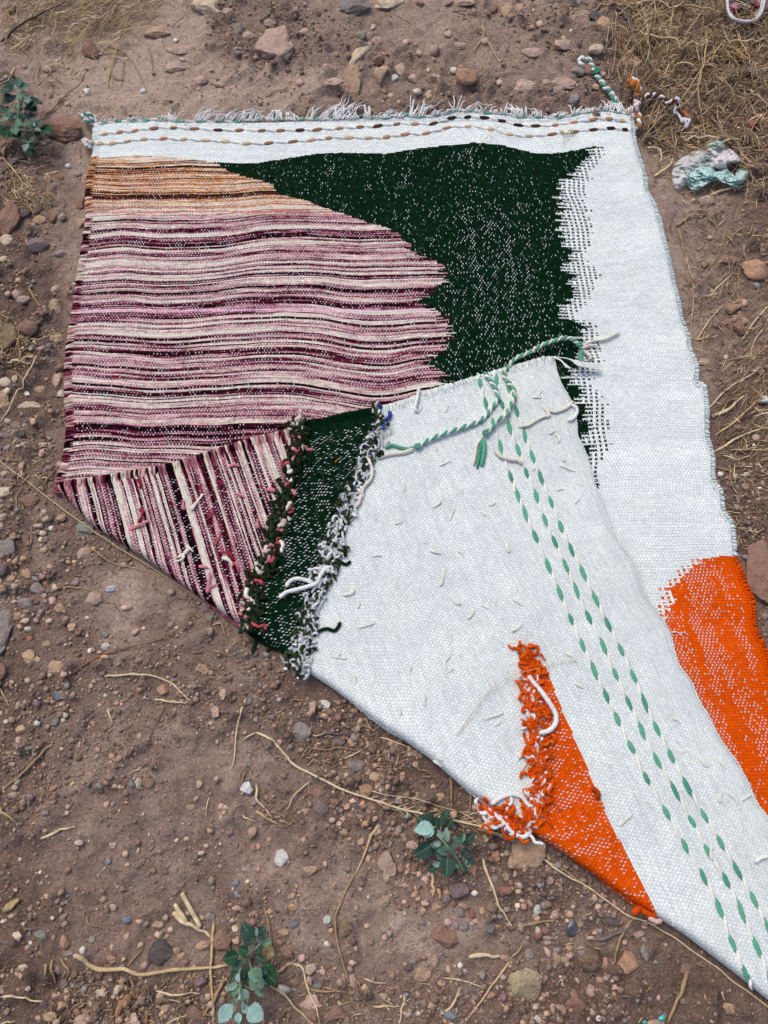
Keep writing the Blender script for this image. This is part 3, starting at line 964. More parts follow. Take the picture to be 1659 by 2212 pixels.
# fringe of cut warp ends along the top hem
def fringe():
    bag = Bag()
    r = np.random.default_rng(5)
    cl = [(205, 22, 9, -.5), (240, 8, 5, .8), (286, 10, 5, .6), (345, 18, 6, .9), (375, 30, 5, -.5), (385, 34, 3, -.1), (420, 40, 9, .45), (440, 32, 6, .6), (470, 22, 6, .9), (495, 34, 10, .6), (515, 36, 6, .7), (535, 22, 6, .2), (545, 26, 3, .3), (560, 14, 5, .4), (583, 34, 6, .3), (603, 38, 4, 0), (612, 32, 4, -.4), (625, 30, 4, .1), (640, 22, 6, -.4), (668, 38, 7, .3), (690, 34, 7, .7), (703, 42, 9, .6), (722, 48, 10, .5), (733, 46, 8, .3), (745, 34, 6, .4), (757, 30, 5, .5), (768, 16, 4, -.3), (795, 32, 8, -.1), (822, 32, 9, .6), (835, 18, 5, .6), (858, 20, 6, .4), (870, 14, 4, .5), (889, 38, 9, .3), (910, 36, 10, .5), (935, 20, 6, .8), (955, 18, 6, 1.3), (985, 44, 4, .3), (1000, 26, 4, 1.2), (1030, 12, 5, .6), (1050, 26, 4, .2), (1065, 16, 6, 0), (1087, 22, 4, .2), (1103, 28, 5, .1), (1118, 24, 7, .2), (1130, 32, 8, -.3), (1150, 20, 5, .6), (1162, 24, 6, -.3), (1190, 14, 8, 1.2), (1215, 12, 6, .9), (1240, 26, 7, .3), (1262, 14, 6, 0), (1275, 18, 6, .2), (1300, 14, 6, .4), (1318, 30, 8, .2), (1333, 32, 9, -.1), (1346, 36, 9, -.2), (1358, 30, 7, .4)]
    hx, hy = np.array([(203, 262), (300, 256), (400, 260), (560, 258), (700, 256), (850, 252), (945, 247), (985, 238), (1050, 240), (1130, 250), (1210, 250), (1300, 235), (1370, 245)]).T
    for x0, ln, n, lean in cl:
        for k in range(n):
            xx = x0 + r.uniform(-9, 9); yy = np.interp(xx, hx, hy) + 3
            L = ln * r.uniform(.6, 1.08); le = lean + r.uniform(-.28, .28); cu = r.uniform(-.5, .8)
            pts = []
            p0 = on(xx, yy, .003, 'base')
            m = .0016
            for t in np.linspace(0, 1, 7):
                dx = L * m * (le * t + cu * .5 * t * t * np.sign(le + .01)); dy = L * m * (t - .15 * abs(cu) * t * t)
                gh = soil_z(p0[0] + dx, p0[1] + dy)
                z = max(gh + .001, p0[2] * (1 - t) + (gh + .004) * t + .008 * math.sin(math.pi * min(t * 1.1, 1)) * r.uniform(.5, 1.2))
                pts.append((p0[0] + dx, p0[1] + dy, z))
            bag.tube(np.array(pts) - RUG_OFF, .0014, np.array(srgb(246, 246, 248)) * r.uniform(.85, 1.02), 4)
    # hundreds of short stubs at the hem
    for k in range(260):
        xx = r.uniform(210, 1362); yy = np.interp(xx, hx, hy) + r.uniform(2, 5)
        p0 = on(xx, yy, .003, 'base'); L = r.uniform(.004, .012); a = r.uniform(-.9, .9)
        q = [p0 + np.array([math.sin(a) * L * t, L * t, .003 * math.sin(3 * t)]) for t in (0, .5, 1)]
        bag.tube(np.array(q) - RUG_OFF, .0009, np.array(srgb(228, 226, 232)), 3)
        if k % 2 == 0:
            q = [p0 + np.array([math.sin(a) * L * t * .5, -L * t * .9 - .004, .0]) for t in (0, .5, 1)]
            bag.tube(np.array(q) - RUG_OFF, .0008, np.array(srgb(228, 226, 232)), 3)
    o = bag.build('fringe', MAT_YARN_A, rug)
    o['kind'] = 'stuff'


fringe()


# twined cords: a white strand with coloured stitches rising over it
def lens_mesh(name, seed):
    r = np.random.default_rng(seed)
    n, s = 9, 8
    V = []
    for i in range(n):
        t = i / (n - 1) * 2 - 1
        w_ = (1 - abs(t) ** 2.6) * .5 + .02
        for j in range(s):
            a = 2 * math.pi * j / s
            groove = 1 - .16 * (abs(math.sin(a * 1.5 + t * 2.2 + seed)) < .35)
            V.append((t * .5, math.cos(a) * w_ * groove + .06 * t, math.sin(a) * w_ * groove * .8 + .04 * (1 - t * t)))
    i = np.arange(n - 1)[:, None]; j = np.arange(s)[None]
    F = np.stack([i * s + j, i * s + (j + 1) % s, (i + 1) * s + (j + 1) % s, (i + 1) * s + j], -1).reshape(-1, 4)
    V = np.array(V) + r.normal(0, .008, (n * s, 3))
    me = mesh_np(name, V, F)
    me.materials.append(MAT_YARN)
    return me


LENS = [lens_mesh('stitch', k) for k in range(4)]


def stitched_cord(pts, colors, layer, length, width, tilt=0.0, extend=True):
    base = [on(x, y, -.0002, layer) for x, y in pts]
    base = np.array(base)
    ends = base.copy()
    if extend:
        ends = np.vstack([base[0] + (base[0] - base[1]) * .5, base, base[-1] + (base[-1] - base[-2]) * .5])
    # the white strand dips under each stitch and swells between them
    q = spline(ends, 10)
    k = np.arange(len(q)) / 10.0 + (0 if extend else 0)
    ph = np.cos((k - 1) * 2 * np.pi) if extend else np.cos(k * 2 * np.pi)
    t = np.gradient(q, axis=0); t /= np.linalg.norm(t, axis=1)[:, None] + 1e-9
    nrm = np.column_stack([-t[:, 1], t[:, 0], 0 * t[:, 0]])
    q = q + nrm * (np.sin((k - 1) * 2 * np.pi) * width * .22)[:, None]
    q[:, 2] += width * (-.02 - .16 * ph)
    V, F = tube_np(q, width * (.25 - .09 * ph), 7)
    cord = rug_obj('twined_cord', V, F, MAT_YARN, srgb(236, 235, 230))
    for i, b in enumerate(base):
        a = base[max(i - 1, 0)]; c = base[min(i + 1, len(base) - 1)]
        ang = math.atan2(c[1] - a[1], c[0] - a[0]) + tilt + random.uniform(-.08, .08)
        o = bpy.data.objects.new('stitch', LENS[i % 4]); COL.objects.link(o)
        o.parent = cord
        o.location = Vector(b - RUG_OFF) + Vector((0, 0, width * .10))
        sl = math.atan2(c[2] - a[2], math.hypot(c[0] - a[0], c[1] - a[1]))
        o.rotation_euler = (random.uniform(-.1, .1), -sl, ang)
        L = length * random.uniform(.72, 1.18)
        o.scale = (L, width * random.uniform(.92, 1.1), width * .5)
        o.color = (*colors[i % len(colors)], 1)
    return cord


GRN = srgb(98, 166, 142); GRN2 = srgb(84, 150, 128)
B_ = {'t': srgb(192, 162, 134), 'b': srgb(146, 108, 84), 'd': srgb(84, 56, 46), 'k': srgb(56, 38, 38), 'l': srgb(200, 176, 142), 'o': srgb(178, 134, 104)}
hem = [(225, 267), (256, 264), (289, 263), (316, 261), (351, 257), (390, 263), (433, 264), (475, 264), (515, 263), (563, 258), (603, 258), (650, 258), (686, 257), (725, 256), (773, 251), (805, 253), (836, 254), (876, 248), (910, 253), (945, 250), (983, 240), (1016, 240), (1053, 245), (1086, 246), (1126, 254), (1164, 254), (1208, 255), (1241, 248), (1274, 241), (1306, 238), (1333, 243), (1358, 247)]
stitched_cord(hem, [GRN, GRN2, GRN], 'base', .030, .0092, .10)
row1 = [(227, 290, 't'), (259, 286, 'o'), (292, 283, 'o'), (333, 278, 'b'), (375, 277, 'b'), (420, 279, 'b'), (471, 282, 'd'), (517, 282, 'b'), (565, 283, 'b'), (606, 283, 'b'), (648, 282, 'd'), (685, 281, 'b'), (733, 278, 'o'), (778, 275, 'b'), (816, 273, 'd'), (857, 269, 'b'), (896, 269, 'o'), (936, 268, 'd'), (975, 256, 'k'), (1010, 254, 'k'), (1046, 255, 'k'), (1084, 262, 'k'), (1119, 271, 'k'), (1156, 273, 'd'), (1199, 271, 'o'), (1239, 266, 'o'), (1281, 258, 'o'), (1315, 257, 'o'), (1344, 261, 't')]
row2 = [(217, 311, 't'), (243, 311, 't'), (275, 306, 't'), (311, 302, 't'), (353, 300, 'o'), (397, 302, 't'), (444, 304, 'l'), (487, 307, 'l'), (533, 311, 't'), (581, 310, 'b'), (633, 307, 'b'), (672, 304, 't'), (710, 299, 'o'), (753, 298, 'l'), (796, 299, 't'), (835, 297, 'o'), (875, 291, 'o'), (920, 289, 'o'), (965, 277, 'o'), (1010, 274, 'l'), (1060, 280, 'l'), (1100, 291, 'l'), (1142, 295, 't'), (1192, 291, 'b'), (1241, 286, 'b'), (1281, 281, 'd'), (1319, 278, 'k'), (1350, 281, 'k')]
for row in (row1, row2):
    stitched_cord([(a, b) for a, b, c in row], [B_[c] for a, b, c in row], 'base', .028, .0100, .08)
r1 = [(1037, 827), (1049, 872), (1065, 914), (1081, 965), (1103, 1030), (1118, 1070), (1134, 1109), (1156, 1159), (1184, 1223), (1209, 1281), (1233, 1338), (1258, 1394), (1283, 1448), (1309, 1503), (1333, 1553), (1363, 1614), (1396, 1681), (1439, 1755), (1479, 1827), (1519, 1894), (1553, 1962), (1581, 2037), (1611, 2104)]
r2 = [(1072, 822), (1084, 874), (1100, 923), (1119, 973), (1137, 1022), (1158, 1072), (1177, 1124), (1198, 1171), (1222, 1223), (1245, 1276), (1271, 1333), (1303, 1396), (1329, 1456), (1358, 1519), (1386, 1578), (1419, 1643), (1458, 1709), (1494, 1775), (1529, 1840), (1568, 1902), (1601, 1969), (1634, 2045), (1664, 2122)]
r3 = [(1098, 838), (1116, 889), (1133, 941), (1150, 987), (1168, 1032), (1190, 1085), (1211, 1138), (1234, 1188), (1259, 1238), (1286, 1294), (1313, 1349), (1341, 1404), (1368, 1461), (1392, 1518), (1418, 1574), (1449, 1633), (1484, 1699), (1521, 1762), (1556, 1820), (1592, 1880), (1628, 1944), (1660, 2008), (1694, 2070)]
for row in (r1, r2, r3):
    stitched_cord(row, [GRN, GRN2, GRN], 'flap', .034, .0088, -.10)


# loose two-ply cords
def ply_cord(name, pts, layer, ca, cb, rad=.0036, pitch=.020, lift=.004, label=None, knot_at=None, top=False):
    q = path(pts, rad * 1.2, layer, 10)
    q[:, 2] += lift * (0.5 + 0.5 * np.sin(np.linspace(0, 9, len(q))))
    d = np.r_[0, np.cumsum(np.linalg.norm(np.diff(q, axis=0), axis=1))]
    n = max(int(d[-1] / .002), 12); s = np.linspace(0, d[-1], n)
    q = np.column_stack([np.interp(s, d, q[:, k]) for k in range(3)])
    t = np.gradient(q, axis=0); t /= np.linalg.norm(t, axis=1)[:, None] + 1e-9
    a1 = np.cross(t, [0, 0, 1.0]); a1 /= np.linalg.norm(a1, axis=1)[:, None] + 1e-9
    a2 = np.cross(a1, t)
    e = bpy.data.objects.new(name, None); COL.objects.link(e); e.parent = rug
    e.empty_display_size = .02
    if label: e['label'] = label
    for k, c in enumerate((ca, cb)):
        ph = s / pitch * 2 * np.pi + k * np.pi
        pp = q + a1 * (np.cos(ph) * rad * .62)[:, None] + a2 * (np.sin(ph) * rad * .62)[:, None]
        V, F = tube_np(pp, rad * .78 * (1 + .12 * np.sin(s * 300 + k)), 7)
        o = rug_obj('strand', V, F, MAT_YARN, c, e)
    if knot_at is not None:
        for kk in ([knot_at] if isinstance(knot_at, float) else knot_at):
            i = int(kk * (n - 1)); c0 = q[i]
            th = np.linspace(0, 2 * np.pi * 1.8, 30)
            R_ = rad * 1.15
            loop = np.column_stack([c0[0] + R_ * np.cos(th), c0[1] + R_ * np.sin(th) * .8, c0[2] + .002 + R_ * .7 * np.sin(th * 1.5)])
            V, F = tube_np(loop, rad * .72, 7)
            rug_obj('knot', V, F, MAT_YARN, ca, e)
    return e


CRM = srgb(226, 220, 208)
WHY = srgb(232, 232, 234)
ply_cord('loose_cord', [(1330, 226), (1322, 205), (1306, 186), (1292, 168), (1282, 150), (1272, 135), (1264, 128)], 'ground', GRN2, WHY, .0050, .024, .004, 'loose green and white twisted cord end sticking out past the corner fringe', .68)
ply_cord('loose_cord', [(1378, 282), (1378, 262), (1377, 240), (1373, 222), (1376, 205), (1380, 198)], 'ground', srgb(176, 118, 82), WHY, .0050, .022, .010, 'tan and white twisted cord end with a frayed orange tip', .86)
ply_cord('loose_cord', [(1384, 220), (1402, 213), (1425, 210), (1438, 220), (1452, 233), (1466, 236)], 'ground', srgb(96, 58, 46), WHY, .0046, .026, .009, 'dark brown and white twisted cord end curling off the corner')
ply_cord('loose_cord', [(200, 268), (186, 262), (180, 252), (188, 246), (196, 252), (204, 262)], 'base', GRN2, WHY, .0042, .020, .004, 'short green and white cord looped at the top corner')
ply_cord('loose_cord', [(203, 310), (192, 308), (184, 302), (180, 306), (188, 316), (198, 320)], 'base', CRM, WHY, .0036, .020, .003, 'short cream cord end at the selvage')
ply_cord('loose_cord', [(898, 968), (930, 950), (962, 938), (1000, 924), (1032, 912), (1050, 898), (1062, 882), (1075, 862), (1068, 838), (1052, 815), (1046, 806)], 'flap', GRN, WHY, .0038, .021, .004, 'green and white twisted cord lying across the folded corner, knotted at its end', .02)
ply_cord('loose_cord', [(1046, 938), (1062, 926), (1072, 912), (1092, 900), (1100, 882), (1110, 862), (1108, 840), (1094, 822), (1088, 806), (1100, 790), (1112, 776), (1140, 764), (1170, 748), (1200, 738), (1222, 733), (1240, 740), (1254, 752)], 'flap', GRN, CRM, .0038, .021, .006, 'long green and cream twisted cord looping from the folded corner onto the dark green weaving', [.01, .985])


def yarn(pts, color, rad=.0026, layer='flap', dz=.003, lift=0.0, name='yarn_end', label=None, taper=True, parent=rug, wob=.0):
    q = path(pts, dz, layer, 8, lift)
    if wob: q += np.random.default_rng(len(pts)).normal(0, wob, q.shape)
    n = len(q)
    r = rad * (1 + .05 * np.sin(np.arange(n) * 1.7)) * (np.interp(np.arange(n), [0, 2, n - 4, n - 1], [.7, 1, 1, .45]) if taper else 1)
    V, F = tube_np(q, r, 7)
    if rad > .002:
        g_ = np.random.default_rng(n)
        for _ in range(int(n * 2.2)):
            e = q[g_.integers(n)] + g_.normal(0, rad * .5, 3); b_ = e + np.array([*g_.normal(0, rad * 1.1, 2), g_.uniform(-.5, 1) * rad])
            V2, F2 = tube_np(np.array([e, b_]), .00024, 3); F = np.vstack([F, F2 + len(V)]); V = np.vstack([V, V2])
    o = rug_obj(name, V, F, MAT_YARN, color, parent)
    if label: o['label'] = label
    return o


# cord ends and frayed tips
yarn([(894, 966), (880, 970), (862, 966), (846, 962), (832, 968)], GRN, .0042, label='untwisted green yarn end beyond the knot')
yarn([(894, 970), (872, 978), (850, 980), (832, 984), (814, 990)], CRM, .0048, label='untwisted cream yarn end beyond the knot')
yarn([(1042, 946), (1046, 965), (1044, 985), (1040, 1008)], GRN, .0050, label='green yarn tassel hanging below its knot')
yarn([(1044, 946), (1038, 966), (1034, 990), (1030, 1012)], GRN2, .0036)
yarn([(1040, 946), (1030, 962), (1026, 985), (1022, 1006)], CRM, .0030)
yarn([(1256, 756), (1254, 770), (1256, 782), (1256, 792)], GRN, .0052, 'base', .012, label='green yarn tip below the knot on the dark green weaving')
yarn([(1258, 754), (1268, 742), (1284, 736), (1302, 734), (1318, 728), (1340, 716)], CRM, .0030, 'base', .006, label='frayed cream yarn reaching over the white border')
yarn([(1258, 756), (1272, 768), (1278, 772), (1270, 776)], CRM, .0036, 'base', .006)
yarn([(1260, 752), (1276, 746), (1292, 748)], CRM, .0028, 'base', .006)
for k in range(9):
    yarn([(1198 + k, 772), (1222 + k, 776 + k * .4), (1246, 784 + k * 1.0), (1270, 786 + k * 1.3), (1298 + (k % 3) * 3, 788 + k * 1.6)], WHY, .0010, 'base', .014, .006, 'fringe_end')
for k in range(5):
    yarn([(1190 + k * 2, 770), (1206 + k * 2, 778 + k), (1218 + k, 786 + k * 2), (1228 + k * 2, 792 + k)], WHY, .0011, 'base', .013, .003, 'fringe_end')
yarn([(1262, 128), (1256, 124), (1250, 134), (1262, 144)], WHY, .0044, 'ground', .008)
yarn([(1380, 198), (1372, 188), (1362, 178), (1356, 172)], srgb(196, 124, 62), .0062, 'ground', .014, label='frayed orange wool tip')
yarn([(1380, 198), (1380, 186), (1374, 172), (1366, 164)], WHY, .0040, 'ground', .016)
yarn([(1466, 236), (1478, 244), (1486, 254), (1490, 262)], srgb(170, 108, 78), .0046, 'ground', .008)
yarn([(1456, 234), (1466, 250), (1474, 262), (1482, 270), (1488, 264), (1480, 258), (1470, 262)], WHY, .0032, 'ground', .010)

# named loose yarns on the folded corner
DG = srgb(22, 44, 26)
yarn([(618, 1268), (625, 1257), (640, 1250), (660, 1253), (678, 1260)], WHY, .0040, dz=.006, label='thick white yarn end lying on dark green')
yarn([(603, 1292), (618, 1280), (640, 1274), (662, 1268), (684, 1260), (692, 1244), (702, 1230), (718, 1222)], WHY, .0042, dz=.007, label='long white yarn end forking over dark green')
yarn([(676, 1374), (690, 1363), (706, 1358), (722, 1362), (731, 1353), (735, 1343)], DG, .0034, label='dark green yarn tail on the white cloth')
yarn([(724, 1208), (736, 1214), (748, 1219), (758, 1211)], DG, .0032)
yarn([(790, 985), (800, 1000), (804, 1018), (800, 1036), (786, 1052), (780, 1070), (774, 1088), (760, 1102)], CRM, .0040, dz=.005, label='wavy cream yarn beside the green and white seam')
yarn([(842, 888), (842, 898), (834, 908), (829, 916), (828, 928)], srgb(52, 74, 160), .0042, dz=.006, label='short royal blue yarn scrap')
yarn([(816, 878), (822, 876), (824, 884)], srgb(50, 58, 130), .0036, dz=.004)
yarn([(905, 836), (903, 852), (900, 868), (896, 884), (904, 888)], WHY, .0036, dz=.006, label='upright white yarn end at the folded selvage')
yarn([(1120, 922), (1142, 918), (1158, 908), (1176, 900), (1186, 898), (1184, 886), (1200, 890), (1222, 882), (1232, 874), (1238, 866)], CRM, .0034, dz=.004, label='wavy cream yarn crossing to the cut end')
yarn([(1232, 874), (1244, 880), (1246, 892), (1238, 904), (1226, 908)], WHY, .0036, dz=.004)
yarn([(1068, 970), (1080, 985), (1100, 992), (1118, 994), (1128, 1002)], CRM, .0036, dz=.006)
yarn([(1141, 1459), (1152, 1474), (1166, 1490), (1186, 1517), (1200, 1542), (1200, 1562), (1186, 1578), (1162, 1584)], WHY, .0046, dz=.008, label='thick white yarn arching over the orange wedge')
yarn([(1060, 1738), (1084, 1722), (1108, 1716), (1128, 1722), (1140, 1738), (1152, 1742)], WHY, .0038, dz=.006, label='white yarn at the tip of the orange wedge')
yarn([(1044, 1742), (1068, 1758), (1090, 1780), (1110, 1800), (1130, 1808), (1146, 1796), (1142, 1784)], WHY, .0038, dz=.006)
yarn([(1042, 1738), (1056, 1752), (1072, 1764)], srgb(222, 90, 22), .0050, dz=.005)
yarn([(1370, 1968), (1380, 1962), (1392, 1970), (1404, 1976), (1416, 1978)], srgb(206, 78, 18), .0048, dz=.006)
yarn([(1366, 1974), (1376, 1966), (1384, 1962)], srgb(206, 78, 18), .0050, dz=.006)
yarn([(1278, 1702), (1288, 1708), (1292, 1718), (1284, 1722)], srgb(170, 66, 20), .0044, dz=.005)
yarn([(1400, 1982), (1418, 1990), (1430, 1988)], srgb(230, 190, 180), .0040, dz=.003)
yarn([(1630, 1862), (1646, 1852), (1662, 1850)], WHY, .0034, dz=.004)


# tangled seams where colours meet on the back
def seam(line, palette, width, count, seed, rad=.0030, size=.020, name='yarn_seam', label=None):
    r = np.random.default_rng(seed)
    q = spline(line, 8)
    bag = Bag()
    n = len(q)
    for k in range(count):
        i = int((k + r.random()) / count * (n - 1))
        c = q[i] + r.normal(0, width, 2)
        p0 = on(c[0], c[1], .003, 'flap')
        a = r.uniform(0, 6.28); m = r.integers(4, 7); sz = size * 1.25 * r.uniform(.5, 1.2)
        pts = [p0]; cur = p0.copy()
        for j in range(m):
            a += r.normal(0, .95)
            cur = cur + np.array([math.cos(a), math.sin(a) * 1.2, 0]) * sz / m * 1.7
            # pull back to the seam
            cur[:2] += (p0[:2] - cur[:2]) * .08
            zz = float(bilin(MAP_F, MST, cur[0], cur[1])) + r.uniform(.001, .009)
            pts.append(np.array([cur[0], cur[1], zz]))
        s_ = spline(pts, 4)
        col = palette[r.integers(len(palette))]
        rr = rad * r.uniform(.7, 1.6)
        V, F = tube_np(s_ - RUG_OFF, rr * (1 + .12 * np.sin(np.arange(len(s_)) * .5 + r.uniform(0, 6))), 6)
        bag.add(V, F, np.array(col) * r.uniform(.8, 1.12))
        # stray fibres
        for _ in range(42):
            e = s_[r.integers(len(s_))]; b_ = e + np.array([*r.normal(0, .0045, 2), r.uniform(-.001, .005)])
            bag.tube(np.array([e, b_]) - RUG_OFF, .00026, np.array(col) * r.uniform(.85, 1.1), 3)
    o = bag.build(name, MAT_YARN_A, rug)
    o['kind'] = 'stuff'
    if label: o['label'] = label
    return o


PK = srgb(208, 130, 140); PK2 = srgb(190, 84, 98); DG2 = srgb(34, 48, 30); LW = srgb(216, 222, 228)
PBL = [(640, 912), (645, 945), (642, 975), (630, 1020), (617, 1085), (605, 1125), (590, 1170), (572, 1220), (552, 1280), (540, 1325), (534, 1350)]
seam(PBL, [DG2, DG2, DG2, srgb(44, 60, 38)], 6.0, 150, 1, .0026, .018, label='fuzzy dark green yarn knots along the pink and green seam')
seam(PBL, [PK, PK2, srgb(228, 200, 190), CRM], 7.0, 46, 2, .0028, .016, label='pink yarn ends along the pink and green seam')
WBL = [(822, 890), (820, 930), (800, 975), (785, 1010), (768, 1050), (748, 1085), (735, 1125), (722, 1170), (712, 1205), (700, 1250), (680, 1290), (668, 1325), (662, 1360), (655, 1395), (645, 1430), (655, 1450)]
seam(WBL, [LW, WHY, srgb(196, 204, 212)], 6.0, 190, 3, .0018, .018, label='white yarn loops along the green and white seam')
seam(WBL, [DG2, srgb(50, 66, 38), DG2], 6.0, 120, 4, .0024, .018, label='dark green yarn loops along the green and white seam')
OBL = [(1132, 1415), (1145, 1430), (1150, 1460), (1148, 1500), (1152, 1540), (1158, 1590), (1160, 1640), (1165, 1680), (1162, 1720), (1150, 1760), (1130, 1785)]
OR1 = srgb(214, 82, 16); OR2 = srgb(226, 98, 26)
seam(OBL, [OR1, OR2, OR1], 5.0, 210, 5, .0021, .018, label='curly orange yarn along the edge of the orange wedge')
seam(OBL[2:], [WHY, srgb(236, 206, 196)], 6.0, 60, 6, .0017, .020, label='white yarn curls along the edge of the orange wedge')
seam([(1045, 1742), (1075, 1758), (1100, 1775), (1125, 1795)], [OR2, WHY, OR1], 5.0, 40, 8, .0024, .020, label='orange and white yarn tangle at the wedge tip')
# green tails at the lower corner of the dark green band
yarn([(536, 1352), (544, 1366), (552, 1380), (548, 1400), (545, 1412)], DG2, .0036, 'ground', .006)
yarn([(596, 1405), (584, 1400), (576, 1410)], DG2, .0032, 'ground', .006)
yarn([(655, 1440), (662, 1450), (654, 1464)], LW, .0036, 'ground', .007)
yarn([(516, 1348), (532, 1354), (546, 1354), (556, 1346)], PK, .0046, 'ground', .014)
yarn([(634, 920), (640, 905), (650, 916), (652, 932)], CRM, .0036)

# tufts of yarn worked into the back of the cloth
TUFT = []
for k in range(5):
    r = np.random.default_rng(60 + k)
    pts = np.array([(t, .35 * math.sin(t * 2.4 + k) * (.4 + .3 * k % 1), .16 * math.sin(math.pi * (t + .5))) for t in np.linspace(-.5, .5, 7)])
    V, F = tube_np(spline(pts, 2), .11 * (1 + .3 * np.sin(np.linspace(0, 5, 13) + k)), 7)
    me = mesh_np('yarn_tuft', V, F); me.materials.append(MAT_YARN); TUFT.append(me)
tufts = [(1045, 1110, 60), (862, 1124, 100), (935, 1085, 110), (975, 1110, 70), (918, 1168, 30), (942, 1192, 40), (993, 1196, 60), (1058, 1085, 120), (955, 1247, 50), (984, 1295, 20), (905, 1270, 100), (770, 1303, 110), (748, 1275, 130), (790, 1350, 110), (816, 1202, 160), (858, 1130, 10), (1010, 1326, 95), (960, 1420, 110), (972, 1448, 100), (965, 1435, 60), (1012, 1448, 80), (762, 1465, 100), (724, 1412, 140), (735, 1420, 150), (888, 1448, 90), (915, 1510, 105), (857, 1536, 100), (1072, 1560, 120), (1065, 1545, 110), (950, 1635, 30), (945, 1648, 60), (1065, 1300, 100), (1010, 1325, 90), (1048, 1310, 170), (1168, 850, 100), (1160, 858, 20), (1200, 945, 100), (1190, 930, 130), (1225, 1010, 160), (1218, 985, 60), (1250, 1045, 100), (1210, 1060, 20), (1242, 1080, 110), (1155, 1010, 80), (1180, 880, 20), (1440, 1545, 120), (1460, 1558, 60), (1475, 1620, 130), (1490, 1630, 30), (1520, 1640, 20), (1560, 1650, 100), (1580, 1725, 80), (1594, 1740, 80), (1610, 1722, 110), (1560, 1720, 90), (1602, 1770, 110), (1450, 1990, 100), (1400, 1740, 30), (1350, 1770, 100), (1540, 1840, 80), (1250, 1480, 60), (1230, 1420, 70), (940, 970, 70), (960, 1000, 100), (1000, 1060, 80), (872, 1050, 100), (905, 880, 120), (960, 880, 80), (985, 905, 60), (1100, 1180, 70), (1120, 1300, 70), (1080, 1390, 90), (1110, 1350, 110)]
for k, (x, y, a) in enumerate(tufts):
    p = on(x, y, .0016, 'flap')
    o = bpy.data.objects.new('yarn_tuft', TUFT[k % 5]); COL.objects.link(o); o.parent = rug
    o.location = Vector(p - RUG_OFF); o.rotation_euler = (0, 0, -math.radians(a))
    s = random.uniform(.010, .024); o.scale = (s, s * random.uniform(.9, 1.6), s * .32); o.color = (*srgb(222, 226, 220), 1)
for k, (x, y, a, c) in enumerate([(410, 1185, 60, CRM), (395, 1192, 160, CRM), (385, 1205, 120, CRM), (470, 1165, 60, PK2), (482, 1185, 50, PK2), (498, 1200, 70, srgb(140, 40, 60)), (488, 1215, 60, CRM), (505, 1230, 20, PK2), (450, 1260, 40, PK), (462, 1268, 130, PK), (440, 1225, 30, PK), (297, 1045, 90, srgb(150, 40, 60)), (297, 1115, 70, srgb(150, 50, 60)), (300, 1135, 100, PK), (400, 1090, 60, PK), (520, 1070, 50, PK), (505, 1010, 20, PK), (450, 1110, 80, srgb(160, 50, 80)), (425, 1085, 70, CRM), (560, 1130, 60, PK), (590, 1060, 40, PK), (475, 1050, 60, srgb(120, 40, 70)), (690, 1035, 40, DG2), (700, 1165, 60, DG2), (728, 996, 90, srgb(206, 100, 30)), (610, 1200, 60, DG2)]):
    p = on(x, y, .002, 'flap')
    o = bpy.data.objects.new('yarn_tuft', TUFT[k % 5]); COL.objects.link(o); o.parent = rug
    o.location = Vector(p - RUG_OFF); o.rotation_euler = (0, 0, -math.radians(a))
    s = random.uniform(.016, .028) if k != 24 else .008; o.scale = (s, s * 1.3, s * .8); o.color = (*c, 1)
# pills of lint on the woven face
for x, y, s, c in [(716, 372, .012, srgb(150, 160, 160)), (792, 352, .014, srgb(120, 120, 116)), (1462, 1373, .020, srgb(232, 190, 180)), (530, 885, .012, srgb(226, 205, 220)), (217 / 1, 812 - 0, .0, CRM), (160, 615, .010, srgb(226, 226, 226)), (168, 613, .006, srgb(226, 226, 226)), (1478, 1372, .014, srgb(226, 170, 160)), (655, 315, .004, CRM)]:
    if s == 0: continue
    p = on(x, y, .001, 'base')
    o = bpy.data.objects.new('lint', TUFT[2]); COL.objects.link(o); o.parent = rug
    o.location = Vector(p - RUG_OFF); o.scale = (s, s, s * .5); o.color = (*c, 1)

